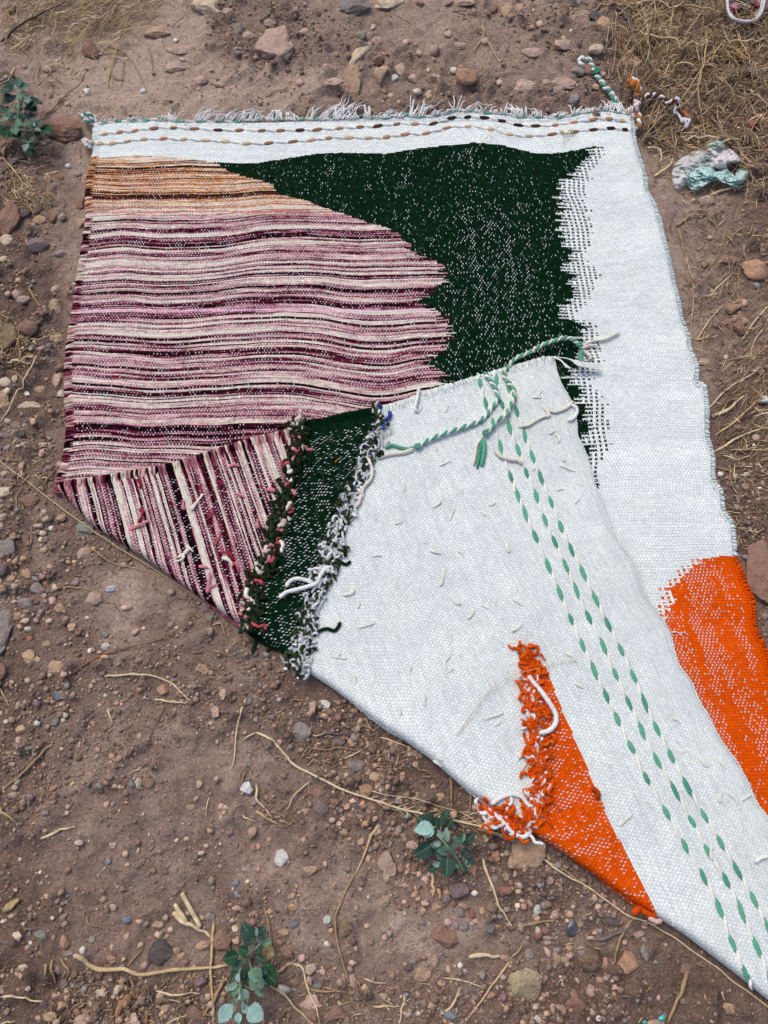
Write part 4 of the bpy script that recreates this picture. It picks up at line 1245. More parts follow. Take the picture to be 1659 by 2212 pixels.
# ------------------------------------------------------------------ labels that single things out
LAND = [
    (143, 283, 'big red-brown rock at the rug corner'), (18, 480, 'big reddish rock by the plant side'), (593, 103, 'largest pale boulder above the fringe'),
    (836, 12, 'round cream rock'), (774, 118, 'pale angular rock'), (765, 173, 'tall tan oblong stone'), (1005, 183, 'orange-tan oval stone'),
    (85, 530, 'pink-purple block'), (118, 660, 'tan-grey stone at the left selvage'), (16, 730, 'broad tan-brown rock'), (45, 235, 'leafy plant near the rug corner'),
    (1630, 580, 'big orange-tan rounded rock'), (1635, 1246, 'big smooth red-brown boulder'), (1594, 715, 'pink-red hexagonal stone'), (1530, 365, 'crumpled aqua wrapper'),
    (8, 1359, 'long grey slab'), (17, 1189, 'rough grey rock'), (241, 1273, 'shiny bluish-white pebble'), (125, 1446, 'rough tan buried rock'), (655, 1583, 'pointed grey-pink stone'),
    (131, 1502, 'blue-grey stone on bare dirt'), (436, 1446, 'tan lump below the striped fold'), (348, 2059, 'dark grey cinder-like stone'), (248, 2071, 'tan-red block'), (298, 1695, 'cream-tan lump'),
    (610, 1854, 'pinkish-white rounded stone'), (836, 1872, 'kite-shaped pale stone'), (965, 2029, 'large heart-shaped red stone'), (993, 1922, 'purple wedge stone'), (975, 1820, 'small blue-green plant'),
    (530, 2100, 'bottom blue-green plant'), (1137, 1846, 'large tan rock under the orange tip'), (1136, 2129, 'cream two-faced rock'), (1239, 2159, 'red-brown angular stone'), (1361, 2082, 'rust-coloured squarish stone'),
    (1238, 2006, 'glossy dark flint'), (1274, 2072, 'ribbed brown fruit stone'), (670, 2169, 'broad pink-brown stone'), (720, 2192, 'large red-brown bottom rock'), (455, 2032, 'dark red-brown wedge by the straw stalk'),
    (691, 1744, 'purple-grey pointed stone'), (743, 2002, 'olive-brown lump'), (1085, 1922, 'brick-red block'), (1421, 430, 'pink-tan block below the wrapper'), (910, 2106, 'round tan pitted stone'), (941, 2074, 'slim pink stone'),
    (448, 20, 'cream rock at the top edge'), (340, 72, 'tan rock beyond the straw'), (397, 108, 'flat pinkish ledge'), (1209, 107, 'pink stone near the green cord'), (1244, 163, 'grey stone beside the green cord'),
    (976, 2194, 'blue-grey stone at the bottom edge'), (1061, 1847, 'tan-red almond stone'), (790, 1709, 'tan-orange triangular stone'), (533, 1702, 'rough pinkish-white stone'),
]
USED = set()
DIRS = ['right of', 'above right of', 'above', 'above left of', 'left of', 'below left of', 'below', 'below right of']


def unique_label(desc, x, y, article='the'):
    ds = sorted((math.hypot(x - a, y - b), a, b, p) for a, b, p in LAND)
    ds = [d for d in ds if d[0] > 9]
    for q in range(8):
        d, a, b, p = ds[q]
        an = math.degrees(math.atan2(b - y, x - a)) % 360
        dr = DIRS[int((an + 22.5) // 45) % 8]
        for pre in (('just ' if d < 55 else ''), 'a little farther '):
            lab = f'{desc} {pre}{dr} {article} {p}'
            if len(lab.split()) > 16: continue
            if lab not in USED and len(lab.split()) >= 4:
                USED.add(lab); return lab
    for q in range(6):
        lab = f'{desc} between the {ds[0][3]} and the {ds[q + 1][3]}'
        if lab not in USED and len(lab.split()) <= 16:
            USED.add(lab); return lab
    lab = f'{desc} near the {ds[0][3]}'
    USED.add(lab)
    return lab


# ------------------------------------------------------------------ stones
def ico(sub):
    import bmesh
    bm = bmesh.new(); bmesh.ops.create_icosphere(bm, subdivisions=sub, radius=1.0)
    V = np.array([v.co[:] for v in bm.verts]); F = np.array([[v.index for v in f.verts] for f in bm.faces]); bm.free()
    return V, F


ICO1, ICO2, ICO3, ICO4 = ico(1), ico(2), ico(3), ico(4)


def rock(ic, seed, planes=9, dmin=.62, rough=.10):
    r = np.random.default_rng(seed)
    V = ic[0].copy()
    for k in range(planes):
        n = r.normal(0, 1, 3); n[2] *= .8; n /= np.linalg.norm(n)
        d = r.uniform(dmin, .92)
        over = np.maximum(V @ n - d, 0)
        V = V - over[:, None] * n * .96
    nn = (fbm(V[:, 0] * 2.6 + seed, V[:, 1] * 2.6 + V[:, 2] * 2.1, seed, 4, .62) - .5)
    V = V * (1 + rough * 2 * nn)[:, None]
    V /= np.abs(V[:, :2]).max(axis=0).tolist() + [np.abs(V[:, 2]).max()]
    return V, ic[1]


ROCKS_ANG = []; ROCKS_RND = []; ROCKS_BIG = []
for k in range(8):
    V, F = rock(ICO3, 100 + k, 16, .46, .12); me = mesh_np('stone', V, F); me.materials.append(MAT_STONE); ROCKS_ANG.append(me)
    V, F = rock(ICO3, 200 + k, 6, .66, .20); me = mesh_np('stone', V, F); me.materials.append(MAT_STONE); ROCKS_RND.append(me)
for k in range(8):
    V, F = rock(ICO4, 300 + k, 12, .52, .26); me = mesh_np('stone', V, F); me.materials.append(MAT_STONE); ROCKS_BIG.append(me)

SCOL = {'tan': srgb(176, 148, 124), 'pink': srgb(180, 154, 143), 'red': srgb(132, 100, 88), 'cream': srgb(202, 184, 162), 'grey': srgb(134, 127, 126), 'dark': srgb(84, 80, 84), 'purple': srgb(130, 110, 116),
        'white': srgb(212, 204, 198), 'orange': srgb(176, 138, 114), 'brown': srgb(124, 98, 84), 'blue': srgb(124, 130, 140), 'olive': srgb(128, 110, 84), 'ggrey': srgb(122, 127, 118), 'brick': srgb(140, 96, 84)}
SCOL = {k: tuple(min(.8, q * (1.35 if k not in ('dark', 'blue', 'purple') else 1.12)) for q in v) for k, v in SCOL.items()}
CWORD = {'tan': 'tan', 'pink': 'pinkish', 'red': 'red-brown', 'cream': 'cream', 'grey': 'grey', 'dark': 'dark grey', 'purple': 'purplish', 'white': 'whitish', 'orange': 'orange-tan', 'brown': 'brown', 'blue': 'blue-grey', 'olive': 'olive-brown', 'ggrey': 'greenish-grey', 'brick': 'brick-red'}
# per 553-wide sheet of the survey: (x, y, w, h, colour[, options]) in thirds of a unit
S = {}
S[(0, 0)] = '''1345,60,190,130,cream,B;1020,215,160,90,tan,B;1190,325,210,60,pink,B;590,320,120,100,red,B;1140,450,130,90,pink,B;1305,530,85,55,pink;1185,405,50,35,pink;1420,555,80,40,tan;770,500,80,40,tan;565,600,45,50,white;437,680,45,35,pink;930,588,50,35,white;430,850,280,175,red,B;60,60,110,60,red;1545,190,70,90,grey;1610,240,80,50,pink;1470,80,90,50,pink;55,1430,150,220,red,B;255,1590,170,115,purple,A;345,1395,75,90,red,A;258,1425,95,65,tan;520,1450,70,90,tan;505,1125,42,30,grey;525,1310,60,90,red;165,1385,85,60,dark;410,1410,50,60,pink;235,1360,60,50,brown;395,1640,90,50,grey;50,1560,90,75,cream;300,1275,40,30,brown;1140,262,35,25,white;365,375,28,20,white;310,440,60,50,pink;440,1070,44,30,white;180,1250,46,34,tan;100,1240,40,30,pink;380,1150,80,60,red;150,420,40,34,grey'''
S[(1, 0)] = '''120,310,250,240,pink,B;640,70,190,170,grey,B;850,35,195,100,cream,B;320,215,78,45,pink;675,355,105,200,cream,A-25;635,520,115,225,tan,A8;805,500,115,118,tan,A;940,440,75,105,pink;795,385,95,90,red;900,505,60,45,white;1275,485,45,45,white;1355,550,145,105,orange,R-25;1120,615,52,66,cream,A;1040,610,60,34,white,A;875,610,46,44,pink;830,590,40,40,brown;1015,500,80,60,pink;1310,330,130,50,pink,B;1160,340,80,60,pink;1060,350,45,40,pink;785,280,60,55,pink;860,350,45,40,brown;450,445,52,32,pink;510,580,135,60,pink,B;290,560,55,40,pink;1180,520,36,40,pink;1150,520,36,36,pink;1120,460,34,36,pink;1630,95,90,90,tan;1540,65,60,60,brown;1340,30,140,60,pink,B;1240,30,75,60,pink;90,160,70,60,pink;690,262,74,56,ggrey;1480,300,60,44,pink;1250,230,60,46,pink;970,290,54,44,pink;760,200,40,34,pink;1580,560,50,40,pink;600,390,40,36,brown;1060,40,60,44,red;400,100,60,50,brown'''
S[(2, 0)] = '''40,60,72,95,tan;330,90,70,76,brown,R;530,132,78,82,dark,A;572,185,105,108,tan,A;435,30,60,60,grey;310,320,112,92,pink,A;130,380,145,72,pink,B;520,365,112,72,cream;415,490,105,78,grey,A;490,485,74,72,red;80,585,135,82,pink,B;330,570,165,82,pink,B;395,665,90,60,grey;290,620,60,56,pink;770,400,130,100,tan,B;1590,370,120,130,brown,B;1530,505,82,70,grey;1640,440,60,60,tan;1555,800,80,50,red;1265,1290,115,80,pink,A;1330,1400,42,38,grey;540,590,46,40,tan;325,262,40,30,tan;375,225,24,22,white;180,190,60,40,pink;220,560,60,44,pink;1180,1130,60,50,brown;1370,1400,34,40,grey;1220,1400,30,30,pink;1290,1530,40,30,pink;1170,1300,34,26,pink'''
S[(0, 1)] = '''355,330,112,150,tan,A;155,290,85,62,pink;350,215,72,62,pink;192,480,118,112,red,R;45,530,140,180,olive,B;370,540,95,70,tan;395,720,82,80,brown;370,800,70,102,pink;260,870,82,62,tan;400,890,62,50,white;110,810,58,50,cream;50,830,92,66,cream;26,960,75,175,tan,B;60,885,58,46,cream;175,890,42,36,white;195,975,150,62,cream,B;165,1180,74,52,dark,R;110,1100,80,50,grey;245,1105,52,50,tan;285,1235,64,50,pink;285,1290,42,62,pink;150,1370,56,54,pink;35,1535,92,72,cream;200,1590,112,95,brown,B;320,1380,60,42,red;175,1110,40,40,grey;125,165,42,32,cream;65,265,52,40,pink;432,225,60,150,red,B;210,606,40,32,tan;210,665,44,36,tan;60,1075,50,40,pink;60,1250,56,42,grey;185,1245,44,40,grey;145,1255,38,32,pink;120,1330,44,36,brown;38,1420,50,44,pink;390,1350,46,36,pink;110,250,60,60,pink;30,30,60,44,cream;330,1240,60,50,pink;20,1180,40,34,grey;245,605,30,26,brown;300,800,30,30,red;120,1430,44,36,tan;330,1190,34,28,grey'''
S[(2, 1)] = '''1572,85,190,150,orange,R;1465,485,98,88,brick,A;1425,340,115,80,orange,A;1592,185,50,40,blue;1315,455,62,62,brown;1245,690,86,52,tan;1390,655,46,36,pink;1632,930,70,70,white,A;1580,1180,62,44,pink;1575,1220,26,22,white;1350,1410,42,36,white;1500,300,52,52,tan;1620,735,76,60,tan;1500,690,50,40,brown;1460,1490,36,26,blue;1400,30,130,60,brown,B;1500,420,60,60,tan;1580,1040,30,30,grey;1240,60,50,40,brown;1300,220,36,30,tan;1460,1110,60,44,brown;1610,1500,30,26,white;1560,1530,26,24,white;1270,520,30,26,tan;1430,1300,40,50,grey;1240,1130,30,26,tan'''
S[(2, 2)] = '''1610,425,240,500,red,G'''
S[(0, 2)] = '''45,250,150,155,grey,B;35,385,86,108,purple,A;245,490,92,90,grey,A;15,760,130,320,grey,B;180,590,112,90,grey,A;170,400,92,80,tan;400,635,84,82,tan,A;85,445,82,50,tan;35,505,74,62,tan;395,475,62,56,brown,R;620,570,112,92,pink,A;723,500,70,46,WP,R;555,270,115,112,pink,B;815,315,72,46,brown;545,110,125,105,ggrey,B;30,1045,62,112,brown;375,1020,155,122,tan,B;1310,1020,92,92,tan,B;1455,1185,46,82,cream,A;1410,1305,62,90,pink;1055,1150,84,90,orange;395,1190,92,76,blue,A;245,1370,52,42,white;155,1405,92,70,tan;280,1495,62,62,red;210,1530,70,50,ggrey;360,1365,62,62,grey;700,875,52,62,white;195,820,52,46,brick;200,765,52,30,cream;285,145,50,36,cream;280,180,50,36,cream;335,110,36,32,white;335,360,56,36,tan;345,575,46,60,pink;290,430,50,34,brick;170,310,52,46,tan;395,40,82,62,tan;320,60,56,42,tan;260,100,74,36,pink;100,170,62,56,tan;180,185,50,84,brown,A;130,680,52,62,tan;175,710,62,50,cream;320,650,50,40,brown;575,690,32,26,white;690,800,42,40,blue;615,1100,36,36,tan;1370,1370,36,36,pink;45,1360,32,32,white;410,1345,36,36,white;130,1480,42,52,pink;85,1635,52,40,tan;400,1310,46,40,tan;1480,905,32,30,cream;435,1060,48,38,tan;830,625,82,30,pink,B;1150,755,30,20,cream;490,330,34,34,tan;445,325,34,30,tan;295,255,50,60,tan;130,335,34,34,tan;880,780,60,44,pink;490,460,50,36,grey;585,900,40,44,white;655,910,40,30,tan;700,950,60,36,tan;20,30,60,60,pink;650,120,80,60,brown,B;240,440,60,40,grey;570,806,28,26,pink;1115,520,50,44,grey;130,460,30,26,pink;90,1105,36,32,pink;175,1240,30,28,grey;310,730,60,60,brown;245,955,50,40,tan;310,860,60,60,tan,B;200,950,90,120,tan,B;480,750,70,60,tan;680,1188,26,26,white;230,1225,26,26,white;640,1540,36,36,tan;1340,620,60,60,purple;1355,690,60,50,ggrey'''
S[(1, 2)] = '''305,1430,165,155,grey,A;445,1250,94,66,white,A;370,1270,60,94,pink,A;445,1315,52,42,tan;540,1480,100,84,purple,A;620,1490,58,60,orange,R;155,1215,46,42,pink;145,1105,40,30,grey;935,1540,72,72,brown;650,1640,112,84,grey,B;1035,1635,42,40,pink;125,1390,32,30,orange;640,1285,52,42,red;565,1290,30,26,tan;1030,1560,56,52,pink;410,1502,36,30,tan;770,1646,50,34,tan;560,1370,26,26,white;885,1530,40,34,brown;200,1600,36,30,blue'''
S[(0, 3)] = '''1045,1200,168,185,dark,G;745,1235,72,84,orange,A;1020,1010,86,62,tan;745,897,58,58,pink,A;693,948,42,36,blue,R;828,978,58,56,blue,R;910,990,50,40,pink;952,1007,50,46,purple;1075,970,52,54,grey;830,1085,46,56,tan;600,1108,46,56,grey;415,1120,44,92,orange,R;445,1145,52,62,brown;128,1085,66,84,cream;270,1090,90,80,ggrey,B;555,1170,46,52,white;465,1195,84,56,grey;315,830,52,46,tan,R;740,500,58,54,pink,A;708,605,46,46,blue;660,115,52,50,ggrey;895,110,76,84,cream,B;965,95,84,74,brown,B;345,130,46,66,orange;535,40,48,46,brown;475,100,32,42,tan;700,235,42,46,pink;742,232,36,36,grey;445,253,40,40,grey,R;438,290,32,32,pink;320,290,52,36,grey;1240,255,62,46,orange,R;1300,105,46,56,tan;1600,130,82,84,white,B;1642,215,60,72,grey;1270,205,26,36,pink;1430,250,40,46,pink;1458,255,34,40,pink;1455,290,42,36,tan;1435,320,30,42,pink;1357,405,40,36,tan;1210,462,48,40,tan,R;1145,468,28,30,white;1490,420,46,50,purple;1630,420,64,102,tan,A;1640,515,52,62,orange,A;1590,645,60,92,pink,B;1530,740,50,46,blue,R;1607,775,42,50,tan;1605,735,36,30,cream;1540,820,52,46,blue;1595,870,62,78,red,R;1535,910,66,44,pink;1520,1045,50,52,cream,A;1525,1125,52,46,tan;1500,990,36,36,tan;1425,1125,150,190,brown,G;1360,970,72,60,grey,A;1300,1150,92,70,tan,B;1310,970,36,36,tan;370,1465,76,64,pink;400,1535,84,84,tan;350,1590,84,74,tan;295,1545,56,96,dark,A;550,1430,46,46,grey,R;485,1405,40,36,blue;590,1525,32,42,cream;550,1630,115,112,pink,A;855,1635,122,112,pink,B;660,1440,98,78,cream,B;1070,1555,84,62,tan;1250,1590,112,124,brown,B;1300,1385,102,92,purple,A;490,1330,72,82,olive;160,1335,40,56,tan,R;65,1320,32,50,tan;40,1580,56,60,tan;200,1420,40,46,pink;740,1150,30,52,tan;920,1140,52,50,tan;1145,1185,50,60,tan;820,1225,36,36,tan;1200,1265,50,50,brown;40,630,32,30,brown;60,575,30,30,brown;130,590,26,30,cream;312,402,36,30,tan;240,356,40,28,tan;830,555,40,50,tan;840,625,36,32,tan;900,530,26,32,pink;310,700,32,32,pink;270,675,26,32,cream;1190,1410,36,36,pink;1170,1220,60,50,tan;390,1630,50,60,tan;1360,1130,60,90,red;320,90,40,40,brown;85,170,40,46,red;780,120,34,36,pink;735,122,20,30,pink;1410,68,32,32,tan;375,500,1,1,tan;520,480,60,40,pink;970,430,26,34,pink;160,1012,36,34,tan;20,995,40,36,cream;205,1135,34,36,white;340,972,34,30,white;190,1270,60,60,cream,B;670,795,44,44,brown;1110,1045,40,42,pink;1020,1080,46,50,pink;1045,1075,30,50,grey;1080,1090,30,36,tan;700,1650,40,36,pink;445,1480,44,44,tan;5,1350,36,60,tan;255,1612,40,40,tan;500,780,36,30,tan;230,560,30,30,brown;100,790,34,30,pink'''
S[(1, 3)] = '''170,585,115,118,white,A;350,665,104,92,tan,A;850,640,120,200,KITE,K;580,1030,92,112,olive,B;460,985,52,66,white;1235,1110,190,185,red,G;1163,1247,66,124,pink,A8;1070,1340,120,110,tan,B;1318,792,132,112,purple,A;1170,900,66,92,tan;845,855,72,84,tan;1595,790,104,80,brick,A;1420,808,56,46,white,A;1525,905,66,86,brown;1560,565,72,104,orange,A;1015,500,84,64,pink;920,405,64,62,pink,A;790,415,76,74,pink;685,480,56,78,tan;415,255,104,124,purple,A;710,150,112,144,orange,A20;740,255,92,82,red;510,225,62,56,red;590,245,62,52,tan;630,215,46,40,pink;775,60,84,68,tan;400,160,104,62,red,B;320,285,62,56,tan;180,50,50,46,brown;1190,190,84,60,tan,B;490,420,62,92,brown,B;575,415,62,54,orange;730,590,42,54,tan;940,655,50,56,brick;920,750,72,46,pink,R-35;1095,720,56,50,pink;1025,660,40,60,brown;1055,690,44,44,pink;230,830,66,60,tan;240,900,62,52,orange;263,763,36,40,orange;95,930,40,40,tan;180,1070,72,52,tan;230,1010,92,50,blue,A;200,1200,104,92,red,B;350,1300,74,92,cream;340,1390,60,72,pink;430,1330,52,46,pink;350,1530,152,126,pink,G;500,1605,165,145,red,G;620,1380,62,92,pink,B;620,1260,46,44,pink;715,1025,46,46,tan;1355,1030,62,76,grey;1245,1000,56,50,pink;1515,1030,64,74,blue,A;1075,930,56,62,tan;1330,945,62,72,grey;1335,885,62,46,pink;1230,845,60,62,grey;1280,880,50,52,brown;1400,945,60,74,brick;1462,920,42,60,orange;1200,1395,60,62,tan;830,1480,60,52,pink;705,1420,42,52,tan;720,1475,74,60,dark;1110,1470,52,60,red;1045,1470,46,50,tan;1140,1545,54,60,pink;1270,1605,134,112,blue,A-30;1355,1320,40,50,pink;1325,1275,46,42,white;1470,1340,58,72,grey;1370,1470,50,94,purple,R;1420,1490,52,44,purple;1522,1480,62,60,orange;1015,1257,62,60,grey;988,1300,66,46,dark,R;1620,1230,74,74,tan;1400,660,72,84,orange;870,488,40,36,blue;740,520,40,50,grey;485,1055,40,40,orange;652,905,32,32,tan;680,785,32,36,tan;15,655,32,40,orange;15,510,40,50,orange;80,463,32,32,tan;1010,340,60,56,tan;770,325,46,50,tan;712,360,58,46,orange;562,330,40,36,pink;495,335,46,46,pink;1545,720,60,52,grey;1620,700,60,60,tan;960,760,34,40,pink;1100,880,60,40,tan;965,940,36,40,pink;930,900,44,50,red;1030,800,50,60,tan;1050,845,40,36,orange;960,870,34,36,tan;1300,1025,36,60,blue;1425,990,50,44,pink;1250,1300,34,56,pink;1240,1310,30,36,pink;865,1065,40,50,grey;835,1100,40,44,pink;1460,1585,60,50,orange;980,1590,70,60,pink;1400,1010,36,34,tan;1580,965,40,36,blue;1620,915,60,44,grey;1600,1115,28,36,tan;150,1130,60,44,red;300,1230,50,50,pink;250,1390,70,56,red;400,1420,70,46,blue;1080,870,30,30,tan;380,1610,36,40,red;1180,800,40,50,orange;540,360,40,36,pink;620,420,1,1,tan;1150,120,40,36,tan;1030,200,46,36,tan;850,250,60,40,brown;925,195,44,38,pink;810,110,50,46,tan;640,200,1,1,tan;70,190,40,60,red;1080,1000,50,40,grey;450,620,34,46,pink;310,460,40,44,tan;700,1115,1,1,tan;1290,1140,1,1,tan;460,1140,44,48,white;985,640,40,56,pink;1560,1030,40,36,orange'''
S[(2, 3)] = '''95,560,240,215,tan,B;90,1410,235,270,TWO,G;402,1500,134,225,red,A22;762,1270,142,160,orange,A;600,1275,82,92,orange;395,1040,72,130,FL,R-28;235,720,76,72,pink;475,855,76,60,purple;165,915,46,82,white;210,890,46,56,grey;75,895,50,50,orange;530,850,46,40,pink;575,865,50,60,grey;168,750,56,40,blue;290,630,60,46,blue;115,700,46,40,purple;220,1050,56,66,brick;165,1085,62,92,red;240,1105,82,30,grey;240,1135,62,52,pink;815,1080,84,60,pink;860,1200,56,112,grey,B;520,1440,82,92,pink,A;670,1425,56,46,pink;567,1060,46,36,blue;1415,1560,92,84,tan,A;1105,1515,50,62,grey;185,1625,84,60,white;960,1085,64,56,brown;860,1110,42,42,grey;735,1135,38,36,pink;567,1625,40,50,white;890,1495,36,32,blue;950,1490,32,46,pink;570,1372,42,40,grey;930,1645,140,60,pink,A;1115,1295,62,72,brown,B;265,1545,42,40,tan;320,1550,52,52,brown;650,985,130,86,dark,B;45,755,42,42,pink;230,1190,36,50,pink;40,800,50,40,tan;120,1210,60,66,grey;470,970,50,40,purple;560,900,50,40,pink;250,1100,1,1,tan;300,1190,60,44,grey;300,1240,56,60,tan;385,1170,60,56,tan;520,1110,60,46,pink;390,1120,50,40,brown;20,680,34,60,tan;700,1000,1,1,tan;400,900,40,30,pink;65,860,40,34,pink;100,1130,60,60,grey;545,1070,44,40,orange;220,1360,50,40,brown;225,1590,44,44,tan;525,1590,34,56,tan;805,1500,34,34,grey;780,1640,1,1,tan;490,1560,36,40,red;735,1640,36,34,grey;1185,1505,36,36,brown;655,1380,34,30,pink;935,1260,36,32,grey;570,990,30,30,grey;35,890,36,40,cream;150,960,30,30,pink;200,1500,44,40,tan;450,1190,60,50,grey;235,1475,26,40,tan;745,1585,30,40,purple;860,1030,40,36,pink;1000,1150,30,26,tan;480,1300,1,1,tan'''

SPECIAL_LABEL = {
    (0, 0, 1345, 60): 'rough cream rock half buried at the top edge of the dirt', (0, 0, 1020, 215): 'tan crumbly rock just beyond the straw heap',
    (0, 0, 430, 850): 'big red-brown rock between the leafy plant and the rug corner', (0, 0, 55, 1430): 'big reddish rounded rock standing apart below the leafy plant',
    (0, 0, 255, 1590): 'pink-purple flat-topped block of stone near the striped selvage', (1, 0, 120, 310): 'largest pale rough boulder, half buried above the fringe',
    (1, 0, 640, 70): 'broad grey rock sunk into the dirt at the top edge', (1, 0, 850, 35): 'round cream rock at the top edge beside the grey sunken rock',
    (1, 0, 675, 355): 'pale angular rock standing next to the tan oblong stone', (1, 0, 635, 520): 'tall tan-brown oblong stone just above the white fringe',
    (1, 0, 805, 500): 'chunky tan stone right of the oblong stone above the fringe', (1, 0, 1355, 550): 'orange-tan oval stone lying above the white fringe',
    (2, 1, 1572, 85): 'big orange-tan rounded rock on the dirt outside the white border', (2, 1, 1465, 485): 'pink-red hexagonal stone outside the white border',
    (2, 2, 1610, 425): 'big smooth red-brown boulder touching the orange edge of the rug', (0, 2, 723, 500): 'shiny bluish-white pebble alone on bare dirt',
    (0, 2, 15, 760): 'long grey slab sunk in the dirt by the picture edge', (0, 2, 45, 250): 'rough grey rock above the long grey slab',
    (0, 3, 1045, 1200): 'dark grey pitted cinder-like stone above the long straw stalk', (0, 3, 1425, 1125): 'dark red-brown wedge of rock beside the upright straw',
    (1, 3, 850, 640): 'pale pink kite-shaped stone with sharp points', (1, 3, 1235, 1110): 'large heart-shaped red-brown stone on the gravel',
    (1, 3, 1318, 792): 'purple wedge-shaped stone below the small blue-green plant', (1, 3, 350, 1530): 'broad pink-brown stone with a straw lying over it',
    (1, 3, 500, 1605): 'large red-brown rock at the bottom edge', (2, 3, 95, 560): 'large tan rock under the orange and white yarn tangle',
    (2, 3, 90, 1410): 'cream rock with a bright front face and a brown top', (2, 3, 402, 1500): 'long red-brown angular stone near the cream rock',
    (2, 3, 762, 1270): 'rust-coloured squarish stone under the thin curved stem', (2, 3, 395, 1040): 'glossy dark blue-grey teardrop flint on the gravel',
    (1, 3, 1595, 790): 'brick-red block-shaped stone on dark soil', (1, 3, 170, 585): 'pinkish-white stone alone on the smooth dirt', (0, 2, 395, 1190): 'blue-grey angular stone on the bare dirt',
}
items = []
for (tx, ty), txt in S.items():
    for e in txt.replace('\n', '').split(';'):
        f = e.split(',')
        zx, zy, w_, h_ = [float(v) for v in f[:4]]
        if w_ < 3: continue
        items.append((tx * 553 + zx / 3, ty * 553 + zy / 3, w_ / 3, h_ / 3, f[4], f[5] if len(f) > 5 else '', (tx, ty, int(zx), int(zy))))
items.sort(key=lambda t: -(t[2] * t[3]))
NAMED = items[:290]
REST = items[290:]
FLINT = None


def mat_flint():
    m, nt, b = newmat('flint', 0.28, 0.5)
    g = N(nt, 'ShaderNodeNewGeometry').outputs['Position']
    c = ramp(nt, noise(nt, g, 60, 4), [(0.35, srgb(48, 52, 64)), (0.6, srgb(82, 86, 98)), (0.75, srgb(150, 150, 150))])
    nt.links.new(c, b.inputs['Base Color'])
    return m


MAT_FLINT = mat_flint()


def kite_mesh():
    V, F = ICO4
    V = V.copy()
    th = np.arctan2(V[:, 1], V[:, 0])
    pts = np.array([(0, 1.0), (.55, .35), (1.0, -.35), (.55, -.62), (0.25, -.55), (-.15, -1.0), (-.35, -.2), (-1.0, .22)])
    pa = np.arctan2(pts[:, 1], pts[:, 0]); pr = np.hypot(pts[:, 0], pts[:, 1]); o = np.argsort(pa)
    R = np.interp(th, np.r_[pa[o] - 2 * np.pi, pa[o], pa[o] + 2 * np.pi], np.r_[pr[o], pr[o], pr[o]])
    rr = np.hypot(V[:, 0], V[:, 1]); f = np.clip(rr * 1.25, 0, 1) / (rr + 1e-9)
    X = V[:, 0] * f * R; Y = V[:, 1] * f * R; Z = np.clip(V[:, 2], -.6, .45 - .12 * X + .1 * Y)
    V = np.column_stack([X, Y, Z / .6]); V *= (1 + .06 * (fbm(X * 4, Y * 4, 5, 3) - .5))[:, None]
    me = mesh_np('stone', V, F); me.materials.append(MAT_STONE)
    return me


GRAVEL = Bag()
for k, (x, y, w_, h_, c, opt, key) in enumerate(NAMED):
    X, Y = P(x, y)
    X1, _ = P(x + w_ / 2, y); X0, _ = P(x - w_ / 2, y); _, Y1 = P(x, y - h_ / 2); _, Y0 = P(x, y + h_ / 2)
    a, b = (X1 - X0) / 2, (Y1 - Y0) / 2
    b = b * .93
    gz = float(soil_z(X, Y))
    mn = min(a, b)
    kind = opt[:1] if opt else ('A' if hsh(k, 1, 2) > .22 else 'R')
    ang = math.radians(float(opt[1:])) if len(opt) > 1 else random.uniform(-.15, .15) if abs(a - b) > .2 * mn else random.uniform(-3, 3)
    hz = mn * {'A': .62, 'R': .62, 'B': .42, 'G': .50, 'K': .42}[kind]
    col = SCOL.get(c, SCOL['tan'])
    me = {'A': ROCKS_ANG[k % 8], 'R': ROCKS_RND[k % 8], 'B': ROCKS_BIG[k % 8], 'G': ROCKS_BIG[(k * 3 + 2) % 8], 'K': None}[kind]
    if kind in 'BG': ang = 0 if abs(a - b) > .12 * mn else ang
    if kind == 'K': me = kite_mesh(); col = srgb(206, 178, 160); ang = 0
    if c == 'WP': col = srgb(216, 224, 236)
    if c == 'TWO': col = srgb(196, 180, 146)
    if c == 'FL': me = ROCKS_RND[1].copy(); me.materials.clear(); me.materials.append(MAT_FLINT)
    o = link('stone', me, None)
    o.location = (X, Y, gz + hz * (.26 if kind not in 'B' else .34))
    o.rotation_euler = (random.uniform(-.12, .12), random.uniform(-.12, .12), ang)
    sc = 1.05 if kind != 'B' else 1.12
    o.scale = (a * sc, b * sc, hz)
    v = random.uniform(.88, 1.1)
    o.color = (*(min(1, q * v) for q in col), 1)
    size = max(w_, h_)
    sw = 'tiny' if size < 14 else 'small' if size < 22 else 'medium-sized' if size < 34 else 'large'
    shp = {'A': 'angular stone', 'R': 'rounded stone', 'B': 'half-buried stone', 'G': 'rock', 'K': 'stone'}[kind] if size >= 20 else 'pebble'
    lab = SPECIAL_LABEL.get(key) or unique_label(f'{sw} {CWORD.get(c, "pale")} {shp}', x, y)
    USED.add(lab)
    tag(o, lab, 'stone' if size >= 20 else 'pebble', 'stones and pebbles lying on the dirt')

# ------------------------------------------------------------------ gravel, crumbs and grit: nobody could count them
PAL = np.array([SCOL[k] for k in ('tan', 'pink', 'brown', 'cream', 'grey', 'red', 'orange', 'brown', 'purple', 'pink', 'tan', 'blue')]) * .88
SOILC = np.array([srgb(140, 117, 105), srgb(162, 138, 124), srgb(118, 96, 86)])
lo1 = [rock(ICO1, 500 + k, 8, .5, .3) for k in range(10)]


